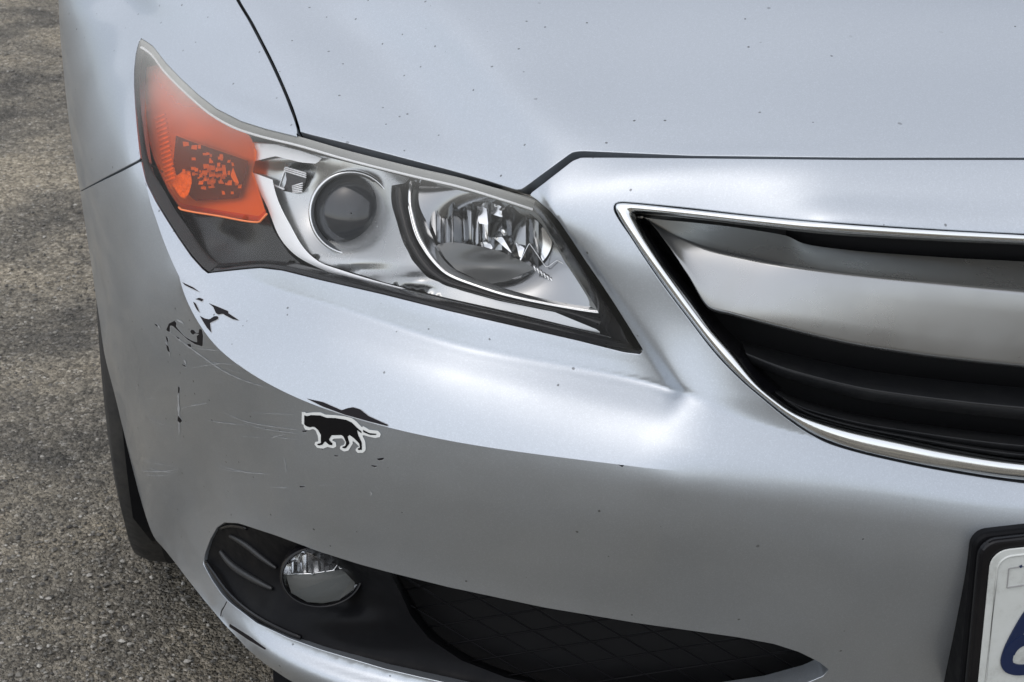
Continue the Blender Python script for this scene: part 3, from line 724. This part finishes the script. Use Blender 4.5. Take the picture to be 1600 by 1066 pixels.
GRI = [(1935,404),(1600,383),(1450,376),(1315,368),(1180,354),(1072,341),(1000,334),(993,338),(1028,398),(1072,459),(1116,517),(1152,556),(1182,594),(1204,615),(1249,645),(1293,659),(1400,684),(1480,701),(1600,719),(1935,741)]
mirror(sheet('grille_back', shrink(GRI, -6), .11, VOID, grille, step=16))
# big silver blade: top face and front face
TOP_B = [(1003,338),(1030,343),(1072,347),(1130,353),(1180,360),(1226,368),(1257,381),(1337,392),(1469,402),(1600,409),(1935,431)]
RID_ = [(1008,341),(1030,354),(1063,372),(1116,392),(1160,402),(1210,412),(1293,424),(1370,433),(1469,443),(1600,456),(1935,482)]
BOT_B = [(1013,345),(1040,378),(1075,430),(1109,482),(1145,492),(1190,504),(1250,519),(1330,537),(1425,552),(1600,572),(1935,596)]
nb_ = 110
tb = poly_line(TOP_B, n=nb_); tb = tb
def eq(A): 
    A = np.asarray(A, float); return makima(np.arange(len(A)), A, np.linspace(0, len(A)-1, nb_))
tb, rb, bb = eq(TOP_B), eq(RID_), eq(BOT_B)
mb = MB()
prof = [(tb, .085), (tb+(rb-tb)*.3, .066), (tb+(rb-tb)*.7, .041), (tb+(rb-tb)*.92, .0285), (rb, .0255), (rb+(bb-rb)*.05, .0235), (rb+(bb-rb)*.3, .0195), (rb+(bb-rb)*.7, .0145), (rb+(bb-rb)*.95, .0125), (bb, .0135), (bb+(bb-rb)*.02, .018), (bb+(0, -4), .05)]
fr_ = np.clip(np.linspace(0, 1, nb_)*6, 0, 1)
strip(mb, [P3(q, pu) for q, pu in prof])
mirror(mb.obj('grille_blade', SATIN, grille))
ribbon('blade_seat', [(1006,340),(1030,343),(1072,347),(1130,353),(1180,360),(1228,368)], [(1002,335),(1030,337.5),(1072,342),(1130,348),(1180,354),(1228,360)], [(0, .045), (1, .02)], BLACK, grille, n=40)
# black inner wall on the slanted side
ribbon('inner_wall', [(994,338),(1028,398),(1072,459),(1116,517),(1152,556),(1182,594),(1204,615)], [(1006,338),(1042,392),(1088,452),(1130,508),(1166,546),(1196,582),(1222,606)], [(0, .014), (.5, .03), (1, .06)], GLOSSB, grille, n=40)
# black slats
def slat(back, front, low, push):
    n = 70; a, b, c = (smooth_line(x, n=n) for x in (back, front, low))
    mb = MB(); strip(mb, [P3(a, push+.035), P3(a+(b-a)*.6, push+.012), P3(a+(b-a)*.92, push+.001), P3(b, push), P3(b+(c-b)*.2, push+.001), P3(c, push+.006), P3(c+(0, -6), push+.04)])
    mirror(mb.obj('slat', SLAT, grille))
slat([(1158,532),(1250,557),(1381,583),(1600,606),(1935,630)], [(1166,553),(1249,583),(1381,613),(1600,638),(1935,662)], [(1176,570),(1249,598),(1381,630),(1600,656),(1935,680)], .028)
slat([(1205,604),(1260,628),(1381,655),(1600,682),(1935,706)], [(1212,614),(1262,640),(1381,668),(1600,697),(1935,720)], [(1222,624),(1270,650),(1381,678),(1600,709),(1935,732)], .024)
slat([(1215,612),(1265,640),(1381,668),(1600,701),(1935,724)], [(1222,620),(1270,648),(1381,676),(1600,711),(1935,733)], [(1232,632),(1280,656),(1400,684),(1600,717),(1935,739)], .016)

# ------------------------------------------------------------------ fog light recess
FB = [(350,816),(372,817),(430,836),(500,862),(560,881),(606,894),(622,925),(640,965),(668,1000),(720,1035),(790,1062),(880,1080),(960,1090),(960,1106),(850,1098),(760,1084),(660,1062),(600,1048),(560,1036),(500,1018),(450,1000),(400,976),(358,944),(330,908),(315,882),(326,842)]
FBo = shrink(FB, -3)
def fogpush(p):
    e = dist_poly(np.asarray(FOG, float), p); v = .004+.024*(1-np.exp(-e/26.))
    v = v+.016*np.exp(-((p[:, 0]-400)/70)**2-((p[:, 1]-885)/45)**2)
    v = v+.022*np.exp(-((p[:, 0]-505)/62)**4-((p[:, 1]-905)/48)**4)
    v = v-.012*np.exp(-((p[:, 0]-570)/60)**2-((p[:, 1]-975)/28)**2)
    return v
fogb = sheet('fog_light_bezel', FBo, fogpush, BLACK, bumper, surf=W, step=7)
for A, r in (([(360,838),(385,852),(410,872),(432,888)], .0030), ([(345,862),(365,885),(395,905),(425,920)], .0036)):
    L = smooth_line(A, n=24); tube('fin', P3(L, fogpush(L)-.003, W), r*np.sin(np.linspace(.35, 2.95, 24))**.5, SLAT, bumper, k=10)
L = smooth_line([(322,878),(336,898),(356,925),(385,952),(420,974),(470,996)], n=30)
tube('fin', P3(L, .006, W), .0022, GLOSSB, bumper, k=8)
L = smooth_line([(345,826),(362,822),(385,826)], n=16); tube('fin', P3(L, .008, W), .0016, GLOSSB, bumper, k=8)
fc = W.at(503, 900, .010); fax = np.array((-.02, -.93, .30)); sp = np.linalg.norm(fc-CAM)/FPX; Rf = 60*sp
fog = lathe('fog_light', fc, fax, [(Rf*1.06, -.02), (Rf*1.07, .0), (Rf*1.03, .003), (Rf*.985, .001), (Rf*.98, -.006)], GLOSSB, bumper, squash=.78)
def fogp(u_, v_, h): 
    ax = fax/np.linalg.norm(fax); s_ = np.cross((0, 0, 1), ax); s_ /= np.linalg.norm(s_); q_ = np.cross(ax, s_); return fc+ax*h-u_*Rf*s_*-1+v_*Rf*.78*q_
lathe('fog_reflector', fc, fax, [(Rf*.98, -.004), (Rf*.8, -.018), (Rf*.5, -.026), (.0005, -.029)], REFL, bumper, squash=.78)
for k in range(13):
    u0 = -.9+k*.138; u1 = u0+.125; sg = 1 if k % 2 else -1; d = random.uniform(-.003, .003)
    h = lambda u: math.sqrt(max(0, .94-u*u))
    V = [fogp(u0, min(h(u0), .9), -.024+sg*.004), fogp(u1, min(h(u1), .9), -.024-sg*.004), fogp(u1, .02+.04*math.sin(k), -.011-sg*.004+d), fogp(u0, .02+.04*math.sin(k), -.011+sg*.004+d)]
    mesh_obj('fog_facet', V, [(0, 1, 2, 3)], REFL, bumper, smooth=False)
V = [fogp(x, y, z) for x, y, z in ((-.93, .02, -.010), (.93, .06, -.010), (.80, -.55, -.003), (.4, -.88, -.002), (0, -.95, -.002), (-.4, -.88, -.002), (-.8, -.55, -.003))]
mesh_obj('fog_shelf', V, [tuple(range(7))], mat('fog_shelf_grey', (.045, .05, .047), .35, .2), bumper, smooth=False)
tube('fog_rim', [fogp(-.9, .03, -.009), fogp(-.3, .0, -.009), fogp(.1, .05, -.009), fogp(.3, .07, -.009), fogp(.42, .30, -.009), fogp(.46, .12, -.009), fogp(.9, .1, -.009)], .0007, CHROME, bumper, k=6)
lathe('fog_lens', fc, fax, [(Rf*.98, 0.), (Rf*.8, .004), (Rf*.5, .0075), (Rf*.2, .009), (.0004, .0094)], FOGGL, bumper, squash=.78)
# lower mesh grille
LG = [(606,893),(700,917),(850,949),(1000,974),(1150,995),(1210,1006),(1250,1019),(1280,1034),(1296,1046),(1288,1057),(1262,1068),(1200,1086),(1100,1100),(960,1106),(880,1082),(790,1064),(720,1037),(668,1002),(640,967),(622,927)]
low = sheet('lower_grille', shrink(LG, -5), .075, VOID, bumper, surf=W, step=14, rim=0.)
ribbon('grille_wall', [(602,893),(622,927),(640,967),(668,1002),(720,1037),(790,1064),(880,1082),(960,1095),(1100,1098)], [(616,893),(640,930),(662,968),(694,1000),(745,1030),(810,1054),(890,1072),(960,1085),(1100,1090)], [(0, .026), (.3, .028), (1, .07)], BLACK, bumper, surf=W, n=50)
LGp = np.array(shrink(LG, -2)); MESH = mat('mesh_plastic', (.005, .005, .006), .5, spec=.12)
def clip_bar(p0, p1):
    L = np.linspace(p0, p1, 160); k = inside(LGp, L)
    if k.sum() < 8: return
    i = np.where(k)[0]; L = L[i[0]:i[-1]+1]
    L = poly_line(L, n=max(6, len(L)//6)); tube('mesh_bar', P3(L, .048, W), .0010, MESH, bumper, k=6)
for k in range(-4, 16): clip_bar((560+k*62, 860), (560+k*62+360, 860+215))
for k in range(0, 12): clip_bar((580, 930+k*32), (1320, 930+k*32-118))

# ------------------------------------------------------------------ number plate
PY = .012
TL = atY(1549, 862, PY-.002); px0, pz1 = TL[0], TL[2]; pw, ph = -2*px0, .152
def plate_shape(x0, x1, z0, z1, r, k=6):
    pts = []
    for cx, cz, a0 in ((x1-r, z1-r, 0), (x0+r, z1-r, 90), (x0+r, z0+r, 180), (x1-r, z0+r, 270)):
        for j in range(k+1):
            a = math.radians(a0+90*j/k); pts.append((cx+r*math.cos(a), cz+r*math.sin(a)))
    return pts
def slab(name, pts, y0, y1, material, parent, bev=.0):
    n = len(pts); V = [(x, y0, z) for x, z in pts]+[(x, y1, z) for x, z in pts]
    F = [tuple(range(n))[::-1], tuple(range(n, 2*n))]+[(i, (i+1) % n, n+(i+1) % n, n+i) for i in range(n)]
    c = np.array(pts).mean(0)
    o = mesh_obj(name, V, F, material, parent, smooth=False); bm = bmesh.new(); bm.from_mesh(o.data); bmesh.ops.recalc_face_normals(bm, faces=bm.faces); bm.to_mesh(o.data); bm.free()
    if bev:
        md = o.modifiers.new('bevel', 'BEVEL'); md.width = bev; md.segments = 3; md.limit_method = 'ANGLE'
    return o
pm = mat('plate_white', (.56, .58, .56), .45); n, l, b = nodes(pm); co = n.new('ShaderNodeTexCoord').outputs['Object']
t = tex(n, l, 'Noise', 30, co, Detail=8., Roughness=.7); r = ramp(n, [(.3, (.36, .37, .35)), (.5, (.55, .57, .55)), (.8, (.62, .64, .63))]); l.new(t.outputs[0], r.inputs[0]); l.new(r.outputs[0], b.inputs['Base Color'])
plate = slab('license_plate', plate_shape(px0, -px0, pz1-ph, pz1, .014), PY-.002, PY-.0005, pm, car, .0006)
plate['label'] = 'white license plate with navy characters in a black frame'
slab('plate_frame', plate_shape(px0-.008, -px0+.0105, pz1-ph-.012, pz1+.0075, .014), PY, PY+.008, GLOSSB, plate, .003)
slab('plate_bracket', plate_shape(px0-.0095, -px0+.0095, pz1-ph-.014, pz1+.0085, .012), PY+.0085, .06, BLACK, plate, .004)
# pressed border
bd = plate_shape(px0+.006, -px0-.006, pz1-ph+.006, pz1-.006, .011); tube('plate_border', [(x, PY-.0020, z) for x, z in bd+bd[:1]], .0011, pm, plate, k=6)
NAVY = mat('plate_navy', (.006, .016, .060), .4)
def flat_stroke(name, pts, wd, y, material, parent):
    p = np.asarray(pts, float); T = np.gradient(p, axis=0); T /= np.linalg.norm(T, axis=1)[:, None]+1e-9; nn = np.stack([-T[:, 1], T[:, 0]], 1)
    a = p+nn*wd/2; b = p-nn*wd/2; n = len(p)
    yy = PY+y-np.linspace(0, .0005, n)
    V = [(q[0], k, q[1]) for e in (0, .0012) for A in (a, b) for q, k in zip(A, yy+e)]
    F = []
    for i in range(n-1): F += [(i, i+1, n+i+1, n+i), (2*n+i, i, i+1, 2*n+i+1)[::-1], (n+i, n+i+1, 3*n+i+1, 3*n+i)[::-1]]
    return mesh_obj(name, V, F, material, parent, smooth=False)
def pl(x, y): q = atY(x, y, PY-.003); return (q[0], q[2])
dig = [pl(1634, 936), pl(1620, 946), pl(1604, 966), pl(1590, 990), pl(1578, 1014), pl(1573, 1030), pl(1576, 1042), pl(1590, 1047), pl(1610, 1044), pl(1624, 1030), pl(1628, 1012), pl(1620, 1000), pl(1604, 999), pl(1586, 1008), pl(1576, 1022)]
flat_stroke('digit', smooth_line(np.array(dig), n=70), .0098, -.0033, NAVY, plate)
box = [pl(1574, 919), pl(1577, 889), pl(1640, 881), pl(1640, 909), pl(1574, 919)]
flat_stroke('tag_box', poly_line(np.array(box), n=60), .0008, -.0026, mat('plate_grey_print', (.30, .30, .30), .5), plate)
flat_stroke('tag_mark', np.array([pl(1595, 884), pl(1596, 887)]), .0022, -.0026, NAVY, plate)

piv = Vector((px0, PY, pz1)); rot = Matrix.Translation(piv) @ Matrix.Rotation(math.radians(-2.8), 4, 'Y') @ Matrix.Translation(-piv)
for o in [plate]+list(plate.children):
    if o.name.split('.')[0] not in ('digit', 'tag_box', 'tag_mark'): o.data.transform(rot)
# ------------------------------------------------------------------ paint damage on the bumper
def decal(name, pts, surf, material, parent, lift=.00035, step=4.):
    mb = MB(); p = np.asarray(pts, float); panel(mb, surf, [(np.vstack([p, p[:1]]), False)], step=step, lift=lift); return mb.obj(name, material, parent)
EDGE = mat('chipped_paint_edge', (.42, .43, .44), .6, .2)
_decal = decal
def decal(name, pts, surf, material, parent, lift=.00035, step=4.):
    if name == 'paint_chip': _decal('chipped_edge', shrink(pts, -.75)+np.array((.35, .35)), surf, EDGE, parent, lift=lift-.0002, step=step)
    return _decal(name, pts, surf, material, parent, lift, step)
z6 = lambda q: [(230+x/6.665, 420+y/6.665) for x, y in q]; z5 = lambda q: [(220+x/2.666, 420+y/2.666) for x, y in q]
for q in ([(350,125),(380,150),(480,195),(550,245),(460,205),(390,170)], [(505,318),(545,303),(585,320),(575,345),(540,328)], [(480,345),(505,360),(530,410),(548,460),(520,430),(495,385)],
          [(640,360),(730,395),(850,445),(840,460),(900,500),(960,540),(900,530),(820,490),(790,470),(740,480),(715,460),(690,400)], [(550,492),(600,520),(650,530),(700,495),(740,497),(742,525),(690,550),(655,565),(670,670),(620,610),(580,545)]):
    decal('paint_chip', z6(q), U, CHIP, bumper, step=2.5)
for q in ([(230,570),(290,540),(308,565),(305,605),(390,700),(470,750),(525,765),(520,700),(545,680),(500,672),(480,690),(452,660),(460,632),(495,640),(505,665),(540,672),(545,630),(572,628),(585,700),(580,810),(500,785),(420,735),(330,650),(270,595),(240,590),(238,660),(200,640)],
          [(195,700),(215,715),(225,770),(205,745)], [(200,785),(225,810),(240,870),(215,855)], [(420,780),(455,785),(465,820),(430,805)], [(365,992),(400,1005),(412,1025),(380,1012)], [(75,570),(105,580),(120,605),(95,595)], [(300,700),(330,715),(345,735),(320,725)]):
    decal('paint_chip', z6(q), W, CHIP, bumper, step=2.5)
for q in ([(985,790),(1015,786),(1010,795),(990,798)], [(960,817),(987,820),(980,826),(965,823)], [(662,904),(688,906),(680,911),(665,910)], [(157,612),(174,632),(165,643),(154,632)], [(157,490),(164,495),(162,518),(156,515)], [(806,775),(826,778),(820,782),(808,780)], [(672,674),(696,672),(690,679),(676,679)]):
    decal('paint_chip', z5(q), W, CHIP, bumper, step=2.5)
decal('paint_chip', z5([(692,541),(760,556),(838,590),(860,582),(885,577),(915,586),(950,614),(1030,650),(1030,656),(950,636),(850,608),(760,575)]), U, CHIP, bumper, step=2.5, lift=.0006)
decal('paint_chip', z5([(402,397),(450,432),(492,458),(490,466),(440,440)]), U, CHIP, bumper, step=2.5, lift=.0006)
z7 = lambda q: [(280+x/3.636, 780+y/3.636) for x, y in q]
decal('paint_chip', z7([(290,708),(400,778),(497,850),(490,857),(390,797),(285,724)]), W, CHIP, bumper, step=2.5)
for q in ([(270,580),(276,583),(262,610),(245,640),(240,668),(234,660),(240,632),(258,605)],): decal('paint_chip', z7(q), W, CHIP, bumper, step=2.5)
def scratch(pts, wd, surf=W, cv=True):
    L = smooth_line(z5(pts), step=5); T = np.gradient(L, axis=0); T /= np.linalg.norm(T, axis=1)[:, None]; nn = np.stack([-T[:, 1], T[:, 0]], 1)
    w_ = wd*np.sin(np.linspace(.1, 3.04, len(L)))[:, None]**.6*(1+.4*np.sin(np.arange(len(L))*1.7))[:, None]
    a, b = L+nn*w_/2, L-nn*w_/2
    A = np.array([p+n*.0003 for p, n in (surf.hit(*q) for q in a)]); B = np.array([p+n*.0003 for p, n in (surf.hit(*q) for q in b)])
    mb = MB(); strip(mb, [A, B]); mb.obj('scratch', SCUFF, bumper)
for pts, wd in (([(110,255),(180,310),(260,368),(350,428),(450,472),(560,500)], 1.6), ([(150,290),(230,345),(300,395)], 1.), ([(340,592),(400,622),(460,642),(600,664),(676,672)], 1.2), ([(430,640),(520,668),(620,682),(690,690)], 1.), ([(470,598),(560,604),(650,606)], .8), ([(157,520),(158,560),(160,620),(161,690)], 3.0), ([(2,842),(60,845),(120,842),(160,832)], 1.4), ([(20,858),(80,862),(130,855)], 1.), ([(60,228),(75,240),(85,252)], 2.5), ([(150,212),(170,222),(182,232)], 2.6), ([(180,378),(186,388),(190,398)], 2.2), ([(600,790),(604,820),(608,850)], 1.), ([(740,902),(780,900),(815,902)], .9), ([(530,908),(590,912),(640,914)], .9), ([(955,925),(962,935),(958,948)], 2.), ([(105,300),(115,330),(122,365)], 1.6)):
    scratch(pts, wd)
for q, wd in (([(-20,1180),(20,1215),(55,1260),(88,1310)], 2.6), ([(0,1150),(30,1180),(60,1215)], 2.)): scratch(q, wd)

for k in range(18):
    x0, y0 = rng.uniform(10, 620), rng.uniform(330, 900); L_ = rng.uniform(40, 190); sl_ = rng.uniform(.02, .35)*(1 if rng.random() < .85 else -1)
    scratch([(x0, y0), (x0+L_*.35, y0+L_*sl_*.5), (x0+L_*.7, y0+L_*sl_*.8), (x0+L_, y0+L_*sl_)], rng.uniform(.5, 1.3))

# ------------------------------------------------------------------ sticker
zs = lambda q: [(440+x/7.615, 600+y/7.615) for x, y in q]
STK_W = [(247,332),(285,332),(300,345),(380,335),(470,335),(530,362),(640,368),(760,383),(840,403),(900,448),(962,515),(972,496),(1050,543),(1150,553),(1185,590),(1175,627),(1120,640),(1040,622),(978,604),(966,612),(1000,680),(1006,780),(975,815),(908,816),(884,785),(898,757),(928,742),(880,692),(850,672),(852,705),(800,790),(745,800),(698,768),(704,737),(752,720),(758,682),(727,642),(622,647),(606,670),(650,690),(657,740),(620,762),(552,745),(500,766),(430,757),(398,715),(408,686),(444,680),(438,620),(410,548),(380,532),(330,547),(288,540),(266,500),(272,488),(244,468)]
STK_B = [(278,368),(310,378),(360,365),(470,370),(540,397),(650,401),(770,421),(840,452),(900,512),(960,562),(958,582),(905,545),(918,602),(960,690),(962,777),(920,782),(912,766),(938,752),(930,702),(870,642),(815,602),(792,622),(816,702),(770,762),(732,757),(728,742),(765,732),(775,690),(745,622),(720,602),(600,606),(570,660),(615,702),(610,724),(575,721),(525,677),(490,721),(440,727),(430,711),(475,696),(475,600),(440,540),(400,507),(372,505),(350,512),(310,502),(278,478)]
stk = decal('panther_sticker', zs(STK_W), W, STW, None, lift=.0006, step=2.)
tag(stk, 'black walking panther sticker with white outline on the silver bumper', 'sticker')
decal('panther_print', zs(STK_B), W, STB, stk, lift=.0009, step=2.)
decal('panther_print', zs([(976,540),(1050,580),(1142,588),(1130,601),(1060,602),(976,567)]), W, STB, stk, lift=.0009, step=2.)

# ------------------------------------------------------------------ wheel and arch
wheel_c = np.array((-.768, .935, .318)); RT = .318; tw = .103
prof = [(.235, -.09), (.245, -.100), (.27, -.1045), (.292, -.103), (.306, -.096), (.314, -.082), (RT, -.06), (RT+.0005, 0), (RT, .06), (.314, .082), (.306, .096), (.27, .104), (.235, .09)]
wheel = lathe('wheel', wheel_c, (-1, 0, 0), [(.06, .045), (.10, .05), (.20, .06), (.222, .086), (.234, .092), (.236, .08), (.22, .0), (.22, -.09)], worn('alloy', (.45, .46, .47), .35, .9), car, k=72)
tyre = lathe('tyre', wheel_c, (-1, 0, 0), [(r_, h_) for r_, h_ in prof], RUBBER, wheel, k=120)
for k in range(9):
    a = k*2*math.pi/9; d = np.array((0, math.cos(a), math.sin(a))); tube('spoke', [wheel_c+np.array((-.055, 0, 0))+d*.05, wheel_c+np.array((-.07, 0, 0))+d*.14, wheel_c+np.array((-.08, 0, 0))+d*.225], [.022, .016, .019], wheel.data.materials[0], wheel, k=8, flat=.5)
for sx in (-.055, -.02, .018, .055):       # tread grooves as dark rings
    lathe('tread_groove', wheel_c+np.array((-sx, 0, 0)), (-1, 0, 0), [(RT+.0011, -.004), (RT+.0012, .004)], VOID, wheel, k=120)
# arch liner: a dark half drum
V = []; F = []; na = 40
for i in range(na+1):
    a = math.radians(-35+250*i/na)
    for x, rr in ((-.875 if 20 < math.degrees(a) < 200 else -.86, ARCH_R-.004), (-.80, ARCH_R+.004), (-.50, ARCH_R+.004), (-.50, .02)):
        V.append((x, ARCH_C[0]+rr*math.cos(a), ARCH_C[1]+rr*math.sin(a)))
for i in range(na):
    for j in range(3): F.append((i*4+j, i*4+j+1, (i+1)*4+j+1, (i+1)*4+j))
V = [(x+.03 if x < -.84 else x, y, max(z, .17)) for x, y, z in V]
mesh_obj('arch_liner', V, F, BLACK, car)
# dark under tray and added dark backing sheets behind the panels, so the gaps look into the dark
mesh_obj('under_tray', [(-.70,.28,.20),(.70,.28,.20),(.66,.16,.20),(0,.09,.20),(-.66,.16,.20),(-.70,1.2,.19),(.70,1.2,.19)], [(0,1,2,3,4),(0,5,6,1)], VOID, car)
def dark_backing(name, outline, surf, push): return sheet(name, outline, push, VOID, car, surf=surf, step=18)  # near-black sheet added behind a panel gap to stand in for its shade
dark_backing('dark_gap_backing', [(340,-20),(420,60),(500,150),(560,215),(860,300),(920,260),(1100,262),(1500,262),(1935,262),(1935,225),(1500,225),(950,215),(880,220),(800,262),(520,190),(470,130),(400,10)], U, .02)
dark_backing('dark_gap_backing', [(120,285),(225,228),(240,262),(135,315)], W, .012)

# ------------------------------------------------------------------ ground
gm, n, l = new_mat('asphalt'); out = n.new('ShaderNodeOutputMaterial'); b = n.new('ShaderNodeBsdfPrincipled'); l.new(b.outputs[0], out.inputs[0])
co = n.new('ShaderNodeTexCoord').outputs['Object']
v1 = tex(n, l, 'Voronoi', 210, co, Randomness=1.); v2 = tex(n, l, 'Voronoi', 420, co, Randomness=1.); n1 = tex(n, l, 'Noise', 3.6, co, Detail=8., Roughness=.68); n2 = tex(n, l, 'Noise', 60, co, Detail=6., Roughness=.7)
sep = n.new('ShaderNodeSeparateColor'); l.new(v1.outputs['Color'], sep.inputs[0])
c1 = ramp(n, [(0., (.14, .125, .099)), (.45, (.285, .255, .203)), (.8, (.38, .34, .272)), (.93, (.46, .415, .34)), (1., (.60, .56, .49))]); l.new(sep.outputs[0], c1.inputs[0])
c2 = ramp(n, [(.38, (.42, .43, .45)), (.5, (.85, .85, .84)), (.62, (1.28, 1.24, 1.16))]); l.new(n1.outputs[0], c2.inputs[0])
c3 = ramp(n, [(.3, (.55, .55, .55)), (.7, (1.3, 1.3, 1.3))]); l.new(n2.outputs[0], c3.inputs[0])
def mulc(a, b_):
    m_ = n.new('ShaderNodeMix'); m_.data_type = 'RGBA'; m_.blend_type = 'MULTIPLY'; m_.inputs[0].default_value = 1; l.new(a, m_.inputs[6]); l.new(b_, m_.inputs[7]); return m_.outputs[2]
l.new(mulc(mulc(c1.outputs[0], c2.outputs[0]), c3.outputs[0]), b.inputs['Base Color']); b.inputs['Roughness'].default_value = .88
hgt = mth(n, l, 'ADD', mth(n, l, 'MULTIPLY', v1.outputs['Distance'], -1.0), mth(n, l, 'ADD', mth(n, l, 'MULTIPLY', v2.outputs['Distance'], -.5), mth(n, l, 'MULTIPLY', n2.outputs[0], 1.2)))
bp = n.new('ShaderNodeBump'); bp.inputs['Strength'].default_value = 1.; bp.inputs['Distance'].default_value = .006; l.new(hgt, bp.inputs['Height']); l.new(bp.outputs[0], b.inputs['Normal'])
GX = np.concatenate([np.linspace(-60, -2, 8), np.linspace(-1.9, .6, 90), np.linspace(.8, 60, 8)]); GY = np.concatenate([np.linspace(-60, -.6, 8), np.linspace(-.5, 3.2, 130), np.linspace(3.4, 80, 10)])
V = [(x, y, (.0025*math.sin(x*7.1+1.3*y)*math.sin(y*5.3-x) if -1.9 < x < .6 and -.5 < y < 3.2 else 0)) for y in GY for x in GX]
nx = len(GX); F = [(j*nx+i, j*nx+i+1, (j+1)*nx+i+1, (j+1)*nx+i) for j in range(len(GY)-1) for i in range(nx-1)]
g = mesh_obj('ground', V, F, gm); tag(g, kind='structure')
# loose grit
V = []; F = []
sm = mat('grit_stone', (.22, .21, .19), .85); n, l, b = nodes(sm); oi = n.new('ShaderNodeNewGeometry'); r = ramp(n, [(0, (.05, .048, .044)), (.45, (.14, .132, .118)), (.8, (.24, .228, .20)), (1, (.46, .44, .40))]); l.new(oi.outputs['Random Per Island'], r.inputs[0]); l.new(r.outputs[0], b.inputs['Base Color'])
base = np.array([(0, 0, 1), (.9, 0, .2), (.28, .85, .2), (-.72, .53, .2), (-.72, -.53, .2), (.28, -.85, .2), (.5, .36, -.6), (-.19, .59, -.6), (-.62, 0, -.6), (-.19, -.59, -.6), (.5, -.36, -.6)])
bf = [(0,1,2),(0,2,3),(0,3,4),(0,4,5),(0,5,1),(1,6,2),(2,7,3),(3,8,4),(4,9,5),(5,10,1),(2,6,7),(3,7,8),(4,8,9),(5,9,10),(1,10,6)]
for _ in range(15000):
    px_, py_ = rng.uniform(-40, 520), rng.uniform(-60, 1110); p = atZ(px_, py_, 0)
    if p[1] > 4.5: continue
    r_ = .0011+.0036*rng.random()**5; q = base*rng.uniform(.65, 1.25, (11, 1))*np.array((1, rng.uniform(.6, 1.2), .62))*r_; a = rng.uniform(0, 6.28); ca, sa = math.cos(a), math.sin(a)
    b0 = len(V); V += [(p[0]+ca*x-sa*y, p[1]+sa*x+ca*y, z+r_*.1+.0005) for x, y, z in q]; F += [(i+b0, j+b0, k+b0) for i, j, k in bf]
gr_ = mesh_obj('grit', V, F, sm, smooth=False); tag(gr_, 'loose pale grit scattered over the worn asphalt', 'grit', kind='stuff')
